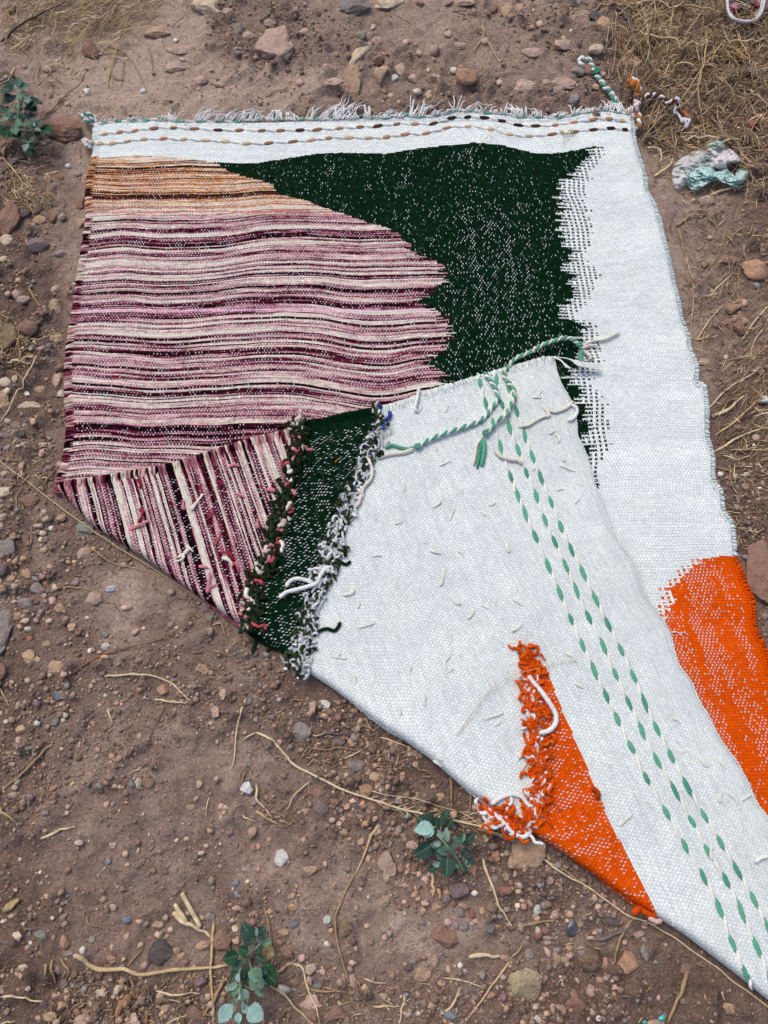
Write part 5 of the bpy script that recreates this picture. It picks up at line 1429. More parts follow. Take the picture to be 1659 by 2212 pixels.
def scatter():
    r = np.random.default_rng(77)
    for x, y, w_, h_, c, opt, key in REST:
        X, Y = P(x, y); X1, _ = P(x + w_ / 2, y); s = X1 - X
        V, F = rock(ICO2, r.integers(1000), 12, .5, .12)
        gz = float(soil_z(X, Y))
        _, Yq = P(x, y - h_ / 2)
        GRAVEL.add(V * [s, (Yq - Y), s * .6] + [X, Y, gz + s * .25], F, np.array(SCOL.get(c, SCOL['tan'])) * r.uniform(.85, 1.1))
    n = 120000
    x = r.uniform(-60, 1720, n); y = r.uniform(-40, 2250, n)
    X, Y = P(x, y)
    lo = soil_loose(X, Y)
    cl = fbm(X * 9, Y * 9, 201, 3)
    keep = r.random(n) < np.clip(.06 + .9 * lo * sstep(.36, .56, cl) + .12 * sstep(.6, .7, cl), 0, 1)
    ins = on_rug(X, Y)
    keep &= ~ins
    X, Y, lo = X[keep], Y[keep], lo[keep]
    gz = soil_z(X, Y)
    m = len(X)
    size = .0010 + .0030 * r.random(m) ** 2.4 + (r.random(m) < .03 + .07 * lo) * r.uniform(.002, .0055, m)
    soil = r.random(m) < .62
    cols = np.where(soil[:, None], SOILC[r.integers(3, size=m)], PAL[r.integers(len(PAL), size=m)]) * r.uniform(.8, 1.15, (m, 1))
    ang = r.uniform(0, 6.28, m)
    for v in range(10):
        idx = np.where(np.arange(m) % 10 == v)[0]
        V0, F0 = lo1[v]
        s = size[idx]; ca, sa = np.cos(ang[idx]), np.sin(ang[idx])
        asp = r.uniform(.6, 1.0, len(idx))
        vx = V0[None, :, 0] * s[:, None]; vy = V0[None, :, 1] * (s * asp)[:, None]
        VX = vx * ca[:, None] - vy * sa[:, None] + X[idx][:, None]; VY = vx * sa[:, None] + vy * ca[:, None] + Y[idx][:, None]
        VZ = V0[None, :, 2] * (s * .65)[:, None] + (gz[idx] + s * .3)[:, None]
        VV = np.stack([VX, VY, VZ], -1).reshape(-1, 3)
        FF = (F0[None] + (np.arange(len(idx)) * len(V0))[:, None, None]).reshape(-1, 3)
        GRAVEL.add(VV, FF, np.repeat(cols[idx], len(V0), axis=0))
    print('gravel pieces', m)


scatter()
g = GRAVEL.build('gravel', MAT_GRAVEL)
tag(g, 'loose grit and tiny pebbles scattered over the dirt', 'gravel', kind='stuff')

# ------------------------------------------------------------------ straw, stems and twigs
STR = srgb(190, 166, 130); STR2 = srgb(208, 188, 156); STR3 = srgb(158, 134, 104); TWG = srgb(128, 110, 98); GST = srgb(112, 104, 102); WOOD = srgb(150, 116, 88); YST = srgb(180, 152, 100)
SCATCW = {}


def stem(pts, rad, color, label=None, desc='thin dry straw', cat='straw', name='straw', layer='ground', dz=None, arch=.004, group='loose straws and stems on the dirt', twigs=None):
    rad = rad * .74
    q = spline(pts, 6)
    dz = rad * .5 if dz is None else dz
    p = on(q[:, 0], q[:, 1], dz, layer)
    # a stiff stem bridges small hollows
    zz = p[:, 2].copy()
    k = 5
    sm = np.convolve(np.pad(zz, k, mode='edge'), np.ones(2 * k + 1) / (2 * k + 1), 'valid')
    p[:, 2] = np.maximum(sm, zz) + arch * np.sin(np.linspace(0, math.pi, len(q))) ** 2
    n = len(p)
    r = rad * np.interp(np.arange(n), [0, n - 1], [1.1, .6]) * (1 + .16 * (vnoise(np.arange(n) * .7, np.full(n, len(pts) * 1.3), 6) - .5))
    p[:, :2] += (np.column_stack([vnoise(np.arange(n) * .33, np.full(n, pts[0][0]), 7), vnoise(np.arange(n) * .33, np.full(n, pts[0][1]), 8)]) - .5) * rad * 1.6
    nodes = (np.arange(n) % 9 == 4); r = r * np.where(nodes, 1.25, 1)
    root = p[0].copy()
    V, F = tube_np(p - root, r, 7)
    me = mesh_np(name, V, F)
    o = link(name, me, MAT_STRAW, None, color)
    o.location = root
    x, y = pts[len(pts) // 2][:2]
    lab = label or unique_label(desc, x, y)
    USED.add(lab)
    tag(o, lab, cat, group)
    if twigs:
        for t in twigs:
            q2 = spline(t, 5); p2 = on(q2[:, 0], q2[:, 1], dz + arch * .6, layer)
            V, F = tube_np(p2 - root, rad * .5 * np.linspace(1, .5, len(p2)), 5)
            link('twig', mesh_np('twig', V, F), MAT_STRAW, o, color)
    return o


def T(tx, ty, *pts):
    return [(tx * 553 + a / 3, ty * 553 + b / 3) for a, b in pts]


tw = []
rr_ = np.random.default_rng(3)
for k in range(34):
    t = 800 + k * 9.6
    y0 = np.interp(t, [760, 860, 930, 1000, 1060, 1110], [1712, 1745, 1762, 1775, 1795, 1816])
    sgn = 1 if k % 2 else -1
    tw.append([(t, y0), (t + 12, y0 + sgn * 7 + 2), (t + 22 + rr_.uniform(-5, 14), y0 + sgn * rr_.uniform(8, 18) + 6)])
tw.append([(780, 1700), (830, 1716), (900, 1726), (960, 1745), (1050, 1762)])
tw.append([(846, 1748), (900, 1757), (960, 1770), (1030, 1776)])
tw.append([(975, 1748), (1010, 1762), (1045, 1788), (1075, 1800)])
tw.append([(1048, 1750), (1020, 1758), (990, 1768)])
tw.append([(1110, 1820), (1160, 1850), (1220, 1880), (1250, 1905)])
stem([(555, 1580), (575, 1592), (600, 1610), (618, 1634), (645, 1655), (700, 1685), (760, 1712), (800, 1725), (860, 1745), (930, 1762), (1000, 1775), (1060, 1795), (1100, 1812), (1150, 1836), (1200, 1876), (1250, 1905), (1290, 1930), (1350, 1972), (1420, 2002), (1480, 2040), (1540, 2085), (1600, 2130), (1675, 2190)], .0028, STR2, 'very long dry seed stalk running below the folded edge to the bottom corner', cat='dry stalk', name='dry_stalk', twigs=tw, arch=.006)
stem([(-10, 988), (60, 1042), (143, 1104), (190, 1139), (233, 1169), (283, 1199), (333, 1231), (383, 1263), (447, 1305)], .0017, STR, 'long thin straw running under the pink-striped fold', arch=.012)
stem([(180, 1169), (213, 1196), (247, 1218), (300, 1229), (343, 1239)], .0012, STR, 'fine straw joining the long straw below the striped fold')
stem([(224, 1458), (237, 1461), (280, 1457), (320, 1458), (360, 1471), (387, 1489), (415, 1516)], .0028, STR2, 'thick bent pale straw on the smooth dirt')
stem([(331, 1511), (367, 1515), (412, 1519)], .0026, STR2, 'short pale straw touching the end of the bent straw')
stem([(531, 1508), (517, 1556), (508, 1623), (500, 1663)], .0022, STR2, 'long upright pale straw left of the pointed grey-pink stone')
stem([(112, 1608), (85, 1632), (50, 1670), (0, 1711)], .0036, STR3, 'thick brown straw slanting off the left edge')
stem([(-5, 1738), (12, 1755), (32, 1778)], .0034, STR3, 'stubby thick straw at the left edge')
stem([(88, 1812), (123, 1796), (143, 1789), (164, 1784)], .0030, STR2, 'short tapered straw on smooth dirt')
stem([(232, 1922), (246, 1948), (258, 1955)], .0012, TWG) if False else None
stem([(157, 2060), (187, 2074), (213, 2091), (267, 2092), (307, 2100), (367, 2096), (433, 2091), (492, 2087)], .0048, STR, 'long thick yellow straw stalk leading to the bottom plant', arch=.008)
stem([(465, 1990), (459, 2042), (455, 2092), (458, 2142), (461, 2215)], .0036, STR, 'upright straw stalk crossing the long thick stalk')
stem([(490, 2111), (478, 2132), (464, 2158), (436, 2200)], .0040, STR3, 'thick brown straw slanting below the crossing stalks')
stem([(388, 2039), (365, 2028), (345, 2028), (326, 2042), (316, 2080), (307, 2122), (287, 2152), (265, 2200)], .0014, TWG, 'thin curved root looping round the dark grey stone', cat='root', name='root')
stem([(137, 2142), (187, 2126), (233, 2127), (267, 2136), (287, 2148)], .0013, TWG)
stem([(0, 2152), (43, 2153), (80, 2159), (103, 2163)], .0022, STR2)
stem([(186, 1979), (194, 1994), (215, 2000), (234, 2008)], .0013, STR3, 'small curved straw on smooth dirt')
stem([(333, 2141), (383, 2146), (435, 2144)], .0024, STR2)
stem([(451, 1722), (447, 1744), (443, 1766)], .0014, STR2)
stem([(278, 2146), (266, 2172), (252, 2202)], .0090, WOOD, 'reddish-brown splinter of wood between pebbles', cat='wood splinter', name='wood_splinter')
b = stem([(370, 1971), (386, 1980), (403, 1992), (430, 2004), (455, 2022)], .0052, STR2, 'forked pale twig with three prongs on the dirt', cat='twig', name='forked_twig')
root = np.array(b.location)
for pts in ([(377, 1952), (390, 1972), (404, 1992)], [(392, 1928), (402, 1945), (413, 1966), (424, 1985), (433, 2003)]):
    q = spline(pts, 6); p = on(q[:, 0], q[:, 1], .006, 'ground')
    V, F = tube_np(p - root, .0040, 7); link('prong', mesh_np('prong', V, F), MAT_STRAW, b, STR2)
for pts, rad, c in [
    ([(816, 1780), (803, 1808), (790, 1836), (765, 1889)], .0036, STR), ([(765, 1889), (750, 1919), (735, 1952), (726, 1979), (725, 2019), (740, 2076), (753, 2126), (763, 2176)], .0026, STR3),
    ([(1043, 1854), (1053, 1892), (1070, 1936), (1086, 1972), (1108, 2004)], .0030, STR2), ([(1106, 2071), (1073, 2112), (1040, 2159), (1004, 2212)], .0024, STR),
    ([(956, 2111), (1003, 2119), (1053, 2136)], .0018, STR2), ([(1013, 2066), (1046, 2061), (1083, 2064)], .0046, STR2), ([(673, 1684), (636, 1719), (618, 1756)], .0016, STR2),
    ([(555, 1694), (557, 1726), (588, 1766)], .0030, STR2), ([(553, 1751), (578, 1766), (602, 1780)], .0026, STR), ([(620, 2079), (650, 2086), (663, 2126), (680, 2166), (694, 2212)], .0026, STR2),
    ([(570, 2119), (613, 2149), (653, 2189), (680, 2216)], .0024, STR), ([(597, 2102), (620, 2086), (642, 2071)], .0034, STR3), ([(786, 2114), (833, 2124)], .0018, STR2),
    ([(760, 2092), (770, 2132), (786, 2159), (820, 2186), (850, 2214)], .0018, TWG), ([(800, 2174), (836, 2171), (866, 2174)], .0018, STR2), ([(876, 2146), (868, 2180), (860, 2214)], .0026, STR2),
    ([(570, 1959), (580, 1996), (588, 2059), (588, 2172)], .0018, STR3), ([(935, 1886), (935, 1910), (937, 1936)], .0038, STR), ([(686, 1586), (730, 1583), (773, 1590)], .0022, GST),
    ([(730, 1643), (770, 1626), (813, 1599)], .0016, STR2), ([(663, 1616), (700, 1619), (753, 1616), (806, 1636)], .0015, STR3), ([(820, 1592), (853, 1603), (888, 1616)], .0020, STR2),
    ([(790, 1550), (800, 1572), (812, 1588)], .0024, STR3), ([(1369, 1981), (1339, 2026), (1328, 2059), (1324, 2089)], .0028, STR3), ([(1486, 2099), (1466, 2146), (1441, 2212)], .0042, STR3),
    ([(1116, 2006), (1156, 1992), (1196, 1991)], .0028, STR3), ([(1270, 2031), (1322, 2019), (1366, 1996)], .0040, GST), ([(1106, 2069), (1131, 2036)], .0026, STR3), ([(1220, 2046), (1240, 2074)], .0026, TWG),
    ([(680, 1610), (672, 1640), (640, 1600)], .0008, TWG), ([(971, 1676), (974, 1700), (975, 1730)], .0026, STR3), ([(1017, 1700), (1016, 1730), (1014, 1762)], .0022, STR3),
    ([(660, 2136), (700, 2139), (750, 2142)], .0028, STR3), ([(950, 2190), (975, 2170), (996, 2132)], .0026, STR2), ([(650, 1520), (640, 1548), (665, 1560)], .0009, TWG), ([(633, 1513), (648, 1512), (664, 1512)], .0024, WOOD),
    ([(1481, 553), (1490, 590), (1496, 620), (1494, 686), (1493, 736)], .0018, STR), ([(1504, 734), (1532, 693), (1560, 660)], .0022, STR2), ([(1531, 641), (1552, 620), (1583, 590)], .0022, STR2),
    ([(1662, 658), (1626, 700), (1597, 743)], .0026, STR2), ([(1542, 896), (1572, 883), (1605, 856)], .0048, STR2), ([(1546, 941), (1606, 896), (1662, 834)], .0030, STR), ([(1532, 883), (1572, 840), (1625, 811)], .0024, STR2),
    ([(1542, 978), (1590, 946), (1662, 921)], .0034, STR2), ([(1566, 780), (1612, 773), (1662, 771)], .0018, STR), ([(1546, 1010), (1583, 1023), (1620, 1060), (1640, 1108)], .0020, STR3), ([(1572, 971), (1662, 975)], .0018, STR2),
    ([(1626, 880), (1662, 908)], .0024, STR2), ([(1620, 786), (1625, 745), (1640, 720), (1662, 690)], .0018, STR),
    ([(1660, 1060), (1662, 1100)], .0001, STR), ([(100, 878), (70, 940), (40, 1000), (0, 1072)], .0001, STR),
]:
    if rad < .0005: continue
    d = {STR: 'yellowish dry straw', STR2: 'pale dry straw', STR3: 'brownish dry stem', TWG: 'thin grey-brown rootlet', GST: 'dull grey stick', WOOD: 'short brown splinter'}[c]
    L = math.hypot(pts[-1][0] - pts[0][0], pts[-1][1] - pts[0][1])
    d = ('long ' if L > 110 else 'short ' if L < 45 else '') + d
    stem(pts, rad, c, desc=d)
for sheet, pts, rad, c in [
    ((0, 1), [(240, 650), (160, 810), (60, 1000), (0, 1080)], .0024, STR2), ((0, 1), [(180, 185), (225, 270), (262, 325)], .0030, STR3), ((0, 1), [(140, 540), (250, 545), (350, 515), (430, 480)], .0016, STR),
    ((0, 1), [(0, 375), (90, 420), (125, 500), (130, 580), (135, 660), (60, 690), (0, 705)], .0018, YST), ((0, 1), [(30, 680), (120, 690), (200, 695)], .0036, STR2), ((0, 1), [(60, 740), (150, 790), (220, 860)], .0018, STR3),
    ((0, 1), [(230, 1415), (260, 1450), (295, 1480)], .0024, STR3), ((0, 1), [(290, 1480), (320, 1430), (365, 1380)], .0028, STR3), ((0, 1), [(110, 1620), (115, 1560), (150, 1500)], .0020, STR3), ((0, 1), [(300, 1580), (298, 1659)], .0016, TWG),
    ((0, 2), [(115, 15), (160, 45)], .0014, STR3), ((0, 2), [(190, 240), (210, 180), (210, 80)], .0014, STR3), ((0, 2), [(355, 365), (320, 440), (295, 500)], .0018, TWG), ((0, 2), [(380, 490), (450, 490), (560, 500), (660, 530)], .0014, YST),
    ((0, 2), [(460, 1060), (600, 960), (800, 890), (1000, 840), (1240, 750)], .0020, srgb(134, 96, 70)), ((0, 2), [(695, 1270), (735, 1370)], .0026, STR2), ((0, 2), [(310, 1315), (400, 1260)], .0016, TWG), ((0, 2), [(1075, 1260), (1020, 1360), (945, 1520)], .0016, srgb(134, 104, 80)),
    ((0, 2), [(160, 1580), (190, 1440)], .0014, TWG), ((0, 2), [(1410, 660), (1470, 710), (1510, 800)], .0016, TWG), ((0, 2), [(1395, 640), (1350, 770), (1280, 860)], .0018, TWG), ((0, 2), [(1370, 740), (1440, 730), (1470, 850)], .0022, srgb(170, 150, 130)),
    ((0, 2), [(1390, 895), (1490, 935)], .0024, STR3), ((0, 2), [(1240, 915), (1330, 900)], .0022, TWG), ((0, 2), [(770, 1425), (870, 1375)], .0014, TWG), ((0, 2), [(1659, 1430), (1575, 1480)], .0022, STR2), ((0, 2), [(5, 1140), (30, 1200)], .0022, STR2),
    ((0, 2), [(1260, 1120), (1310, 1135), (1340, 1130)], .0014, TWG), ((0, 2), [(920, 1655), (965, 1620), (985, 1590)], .0014, TWG),
    ((0, 3), [(40, 225), (180, 180)], .0012, TWG), ((0, 3), [(890, 975), (960, 940), (1010, 905)], .0012, TWG), ((0, 3), [(860, 20), (920, 5)], .0016, STR2), ((0, 3), [(330, 1240), (345, 1320), (370, 1390)], .0030, STR3), ((0, 3), [(385, 1235), (430, 1280), (445, 1330), (420, 1390)], .0024, STR3),
    ((0, 3), [(835, 1280), (870, 1230), (940, 1160)], .0018, STR3), ((0, 3), [(600, 1400), (620, 1340), (640, 1310)], .0014, TWG), ((0, 3), [(440, 1600), (500, 1530), (580, 1520)], .0014, STR3), ((0, 3), [(1010, 1445), (1060, 1400), (1140, 1310)], .0018, TWG),
    ((0, 3), [(750, 1370), (800, 1390), (870, 1440)], .0018, STR3), ((0, 3), [(1080, 1655), (1180, 1610), (1300, 1560)], .0018, STR2), ((0, 3), [(960, 1655), (950, 1560)], .0040, WOOD), ((0, 3), [(0, 1655), (100, 1640)], .0024, STR2), ((0, 3), [(1480, 1120), (1495, 1190)], .0024, STR3),
    ((0, 3), [(1570, 305), (1610, 330), (1659, 345)], .0018, STR2), ((0, 3), [(1500, 350), (1520, 270), (1600, 225)], .0012, TWG), ((0, 3), [(1565, 110), (1590, 30), (1610, 0)], .0018, STR3), ((0, 3), [(1010, 1510), (1060, 1495), (1130, 1495)], .0060, srgb(120, 100, 86)),
    ((0, 0), [(295, 775), (370, 690), (440, 610), (500, 560), (552, 480)], .0028, STR3), ((0, 0), [(700, 570), (710, 480), (750, 360), (800, 240), (830, 90)], .0022, YST), ((0, 0), [(680, 290), (800, 340), (870, 430), (930, 550), (985, 665)], .0020, STR3),
    ((0, 0), [(965, 300), (985, 400), (998, 525)], .0018, STR3), ((0, 0), [(1100, 180), (1180, 130), (1270, 70)], .0014, TWG), ((0, 0), [(260, 545), (360, 450), (500, 360), (620, 250)], .0014, YST), ((0, 0), [(520, 1035), (520, 940)], .0014, STR3),
    ((0, 0), [(0, 1000), (100, 1120), (180, 1220), (265, 1300)], .0026, STR), ((0, 0), [(0, 960), (60, 1080), (105, 1060)], .0020, STR3), ((0, 0), [(80, 1060), (200, 1060), (320, 1070)], .0018, STR3), ((0, 0), [(0, 1145), (80, 1085), (160, 1020)], .0030, srgb(44, 44, 56)),
    ((0, 0), [(0, 275), (100, 200), (240, 110), (440, 10)], .0030, srgb(46, 46, 54)), ((0, 0), [(100, 440), (60, 500), (5, 550)], .0022, STR2), ((0, 0), [(0, 1000), (60, 950), (140, 900)], .0040, STR3), ((0, 0), [(790, 560), (800, 470), (805, 390)], .0012, TWG),
    ((1, 0), [(60, 635), (130, 600), (190, 580), (235, 515)], .0018, STR3), ((1, 0), [(1465, 160), (1475, 230), (1440, 290), (1410, 335)], .0028, STR), ((1, 0), [(1475, 230), (1520, 310), (1585, 425)], .0022, STR), ((1, 0), [(90, 0), (120, 100), (150, 180)], .0028, srgb(84, 60, 54)),
    ((1, 0), [(20, 130), (70, 120), (125, 145)], .0016, srgb(84, 60, 54)), ((1, 0), [(130, 140), (170, 110), (220, 110)], .0016, srgb(84, 60, 54)), ((1, 0), [(835, 440), (895, 415)], .0024, STR3), ((1, 0), [(1270, 70), (1350, 90), (1440, 100)], .0026, TWG),
    ((2, 0), [(605, 0), (680, 50), (740, 115), (775, 250), (850, 350), (935, 460)], .0040, GST), ((2, 0), [(520, 70), (580, 35), (660, 40), (740, 45), (820, 100), (870, 130)], .0040, STR3), ((2, 0), [(740, 40), (900, 12), (1100, 45), (1360, 72)], .0036, STR), ((2, 0), [(690, 100), (740, 60), (760, 20)], .0030, STR3),
    ((2, 0), [(820, 220), (1000, 262), (1120, 285), (1250, 302)], .0040, STR), ((2, 0), [(650, 480), (670, 320), (665, 150), (700, 130)], .0022, STR3), ((2, 0), [(600, 395), (610, 300), (640, 240)], .0028, GST), ((2, 0), [(495, 235), (600, 265)], .0018, GST), ((2, 0), [(720, 340), (770, 260), (800, 220)], .0030, STR3),
    ((2, 0), [(1185, 320), (1220, 480), (1150, 640), (830, 930)], .0016, STR), ((2, 0), [(1255, 200), (1240, 400), (1200, 560), (1225, 760), (1255, 920)], .0018, STR), ((2, 0), [(1470, 210), (1500, 330), (1590, 480), (1655, 570)], .0018, STR), ((2, 0), [(1659, 250), (1470, 270), (1380, 280)], .0030, STR2),
    ((2, 0), [(1360, 280), (1240, 440), (1130, 600), (1060, 690)], .0020, STR), ((2, 0), [(1080, 890), (1200, 905), (1380, 910), (1520, 908)], .0034, STR2), ((2, 0), [(870, 960), (930, 965), (965, 1010), (960, 1060)], .0036, STR2), ((2, 0), [(920, 1145), (1000, 1100), (1040, 1020)], .0040, STR2),
    ((2, 0), [(1280, 1265), (1400, 1230), (1540, 1200)], .0034, STR2), ((2, 0), [(830, 930), (960, 770), (1090, 720)], .0030, STR3), ((2, 0), [(380, 400), (440, 375)], .0024, GST), ((2, 0), [(490, 550), (510, 620), (535, 670)], .0030, GST), ((2, 0), [(850, 880), (960, 930), (1040, 970)], .0030, GST),
    ((2, 0), [(1060, 1470), (1150, 1410), (1270, 1385)], .0030, STR3), ((2, 0), [(1200, 1360), (1240, 1375), (1275, 1360)], .0024, STR3), ((2, 0), [(1270, 1385), (1300, 1450), (1345, 1510)], .0024, STR3), ((2, 0), [(1075, 1480), (1090, 1560), (1120, 1659)], .0028, STR3), ((2, 0), [(1380, 1600), (1430, 1530), (1500, 1470)], .0022, STR3),
    ((2, 0), [(1640, 1300), (1620, 1200), (1645, 1110)], .0018, STR), ((2, 0), [(1530, 580), (1600, 640), (1659, 700)], .0030, STR), ((2, 0), [(1110, 250), (1180, 150), (1290, 0)], .0020, STR), ((2, 0), [(870, 130), (880, 330), (860, 420)], .0022, STR), ((2, 0), [(1560, 150), (1659, 190)], .0024, STR3),
]:
    tx, ty = sheet
    pp = T(tx, ty, *pts)
    dd = {STR: 'yellowish dry straw', STR2: 'pale dry straw', STR3: 'brownish dry stem', TWG: 'thin grey-brown rootlet', GST: 'grey dead stick', WOOD: 'brown wood splinter', YST: 'golden grass stalk'}.get(c, 'dark thin twig')
    L = math.hypot(pp[-1][0] - pp[0][0], pp[-1][1] - pp[0][1])
    dd = ('long ' if L > 110 else 'short ' if L < 35 else '') + dd
    stem(pp, rad, c, desc=dd)
# straws lying on the cloth
stem([(985, 1590), (1005, 1560), (1030, 1525), (1060, 1490), (1100, 1462), (1150, 1447), (1200, 1432), (1250, 1424)], .0010, STR2, 'wispy seed straw lying on the white folded corner', layer='flap', dz=.006, cat='grass stem', name='straw', twigs=[[(1010, 1556), (1022, 1552), (1030, 1556)], [(1024, 1537), (1040, 1540), (1055, 1545)], [(1060, 1490), (1076, 1490), (1090, 1484)], [(1100, 1462), (1088, 1458), (1082, 1462)]])
stem([(1034, 316), (1056, 294), (1078, 276), (1102, 258)], .0010, STR2, 'thin straw lying across the brown stitches on the white border', layer='base', dz=.008, cat='grass stem', name='straw', twigs=[[(1056, 294), (1068, 298), (1076, 304)], [(1078, 276), (1072, 268)]])
bb = stem([(1211, 282), (1222, 290), (1232, 284), (1240, 292)], .0022, srgb(196, 170, 110), 'small dried straw tuft caught on the white border', layer='base', dz=.006, cat='grass tuft', name='dried_tuft', twigs=[[(1222, 288), (1216, 300), (1222, 316)], [(1228, 288), (1240, 282), (1234, 276)], [(1218, 286), (1208, 282)], [(1226, 292), (1226, 300), (1236, 304)]])


def dry_grass():
    r = np.random.default_rng(99)
    bag = Bag()
    zones = [  # x0,x1,y0,y1,count,len(min,max),preferred angle,spread
        (1290, 1660, -10, 130, 680, 14, 70, .3, 1.6), (1290, 1660, -10, 330, 1100, 4, 16, .3, 2), (1380, 1660, 100, 330, 900, 12, 60, .6, 1.6), (1330, 1440, 60, 220, 240, 20, 70, 1.2, 1.2), (1400, 1660, 280, 400, 420, 12, 60, .0, 1.4), (1470, 1660, 400, 560, 200, 8, 40, .4, 1.6),
        (0, 330, -10, 70, 420, 20, 90, .35, .7), (0, 260, 40, 120, 260, 20, 80, .5, .8), (60, 180, 110, 200, 60, 10, 45, .6, 1.0), (0, 110, 370, 450, 220, 12, 45, -.3, 1.5), (0, 60, 680, 800, 90, 12, 40, .4, 1.4),
        (1480, 1660, 560, 760, 260, 10, 45, .9, 1.2), (1545, 1660, 760, 1000, 300, 12, 55, .7, 1.0), (1560, 1660, 980, 1180, 150, 10, 45, -.4, 1.3), (100, 560, 2100, 2215, 260, 8, 36, .3, 1.7), (560, 1000, 2120, 2215, 120, 8, 34, .3, 1.7),
        (640, 1000, 1560, 1680, 170, 8, 32, .2, 1.4), (0, 1660, 1500, 2215, 700, 3, 12, .3, 1.7), (0, 1660, 0, 240, 420, 3, 12, .3, 1.7), (0, 140, 480, 1100, 220, 4, 14, .3, 1.7), (440, 620, 1320, 1480, 70, 5, 16, .3, 1.6), (1100, 1620, 1900, 2200, 150, 6, 26, .5, 1.5), (20, 110, 960, 1060, 90, 8, 24, .5, 1.4), (540, 640, 1700, 1790, 60, 8, 30, .5, 1.5)]
    for x0, x1, y0, y1, cnt, l0, l1, an, sp in zones:
        x = r.uniform(x0, x1, cnt); y = r.uniform(y0, y1, cnt)
        for i in range(cnt):
            L = r.uniform(l0, l1); a = an + r.normal(0, sp * .6); c = r.normal(0, .35 if L > 16 else .6)
            pts = []
            px, py = x[i], y[i]
            m = 5
            for k in range(m):
                pts.append((px, py)); px += math.cos(a) * L / m; py -= math.sin(a) * L / m; a += c / m * 2
            q = np.array(pts)
            X, Y = P(q[:, 0], q[:, 1])
            pile = pile_h(q[:, 0], q[:, 1])
            z = r.uniform(.001, .004) + r.random() * pile
            if on_rug(X, Y).any(): continue
            G = soil_z(X, Y)
            Z = max(G) * .6 + G * .4 + z + r.uniform(0, .006) * np.linspace(0, 1, m) * (L > 16)
            rad = r.uniform(.0005, .0011) * (1.4 if r.random() < .15 else .95)
            if L > 45 and r.random() < .5: L *= .6
            base = [STR, STR2, STR3, YST, TWG, srgb(130, 104, 78)][r.choice(6, p=[.17, .12, .28, .08, .17, .18])]
            bag.tube(np.column_stack([X, Y, Z]), rad, np.array(base) * r.uniform(.7, 1.6), 3)
    o = bag.build('dry_grass', MAT_STRAW_A)
    tag(o, 'heaps of tangled dry grass and chaff lying on the dirt', 'dry grass', kind='stuff')


dry_grass()


# ------------------------------------------------------------------ plants
def leaf_mesh(kind):
    n, m = 13, 7
    V = []
    for i in range(n):
        t = i / (n - 1)
        if kind == 0: w_ = .38 * math.sin(math.pi * min(t * 1.02, 1)) ** .8 * (1 - .25 * t) + .02
        elif kind == 1: w_ = .47 * math.sin(math.pi * min(max(t, .0), 1)) ** .6 * (1.1 - .35 * t) + .015
        else: w_ = .20 * math.sin(math.pi * t) ** .8 + .015
        if t < .12: w_ = .02 + w_ * t * 4
        tooth = 1 + (.07 if kind != 2 else .04) * math.sin(t * 34)
        for j in range(m):
            s = j / (m - 1) * 2 - 1
            V.append((s * w_ * tooth, t, .14 * abs(s) * w_ * 2 - .22 * (t - .4) ** 2 + .02 * math.sin(t * 9 + s * 3)))
    i = np.arange(n - 1)[:, None]; j = np.arange(m - 1)[None]
    F = np.stack([i * m + j, i * m + j + 1, (i + 1) * m + j + 1, (i + 1) * m + j], -1).reshape(-1, 4)
    me = mesh_np('leaf', np.array(V), F); me.materials.append(MAT_LEAF)
    return me


LEAVES = [leaf_mesh(k) for k in range(3)]
LG = {'d': srgb(44, 70, 62), 'm': srgb(72, 98, 88), 'p': srgb(120, 146, 136), 'b': srgb(140, 172, 168), 'g': srgb(34, 72, 46), 's': srgb(96, 124, 106)}


def plant(label, base, stems, leaves, h0=.03, group=None):
    bx, by = base
    gx, gy = P(bx, by)
    root = empty('leafy_plant', (gx, gy, float(soil_z(gx, gy))))
    tag(root, label, 'plant', group)
    R0 = np.array(root.location)
    for pts, rad, hh in stems:
        q = spline(pts, 6)
        t = np.linspace(0, 1, len(q))
        z = .004 + hh * np.sin(t * 1.9) * 1.0
        X, Y = P(q[:, 0], q[:, 1], z)
        V, F = tube_np(np.column_stack([X, Y, z]) - R0, rad * np.linspace(1, .6, len(q)), 6)
        link('stem', mesh_np('stem', V, F), MAT_STRAW, root, srgb(120, 148, 122))
    for i, (x, y, tx, ty, kind, c, z) in enumerate(leaves):
        # leaf base at x,y; tip at tx,ty
        X, Y = P(x, y, z); X2, Y2 = P(tx, ty, z)
        L = math.hypot(X2 - X, Y2 - Y)
        o = bpy.data.objects.new('leaf', LEAVES[kind]); COL.objects.link(o); o.parent = root
        o.location = Vector((X - R0[0], Y - R0[1], z - R0[2]))
        o.rotation_euler = (random.uniform(-.12, .3), random.uniform(-.35, .35), math.atan2(Y2 - Y, X2 - X) - math.pi / 2)
        o.scale = (L, L, L * .9)
        v = random.uniform(.85, 1.15)
        o.color = (*(q * v for q in LG[c]), 1)
    return root


# small plant below the orange tip: traced leaf by leaf  (sheet px /4.15 + offset)
def Z6(x, y): return (811 + x * .1778, 1732.7 + y * .1778)


def Z7(x, y): return (405.5 + x * .2323, 1953.8 + y * .2323)


def Z8(x, y): return (x * .2323, 147.5 + y * .2323)


def LV(f, *rows): return [(*f(a, b), *f(c, d), k, col, z) for a, b, c, d, k, col, z in rows]


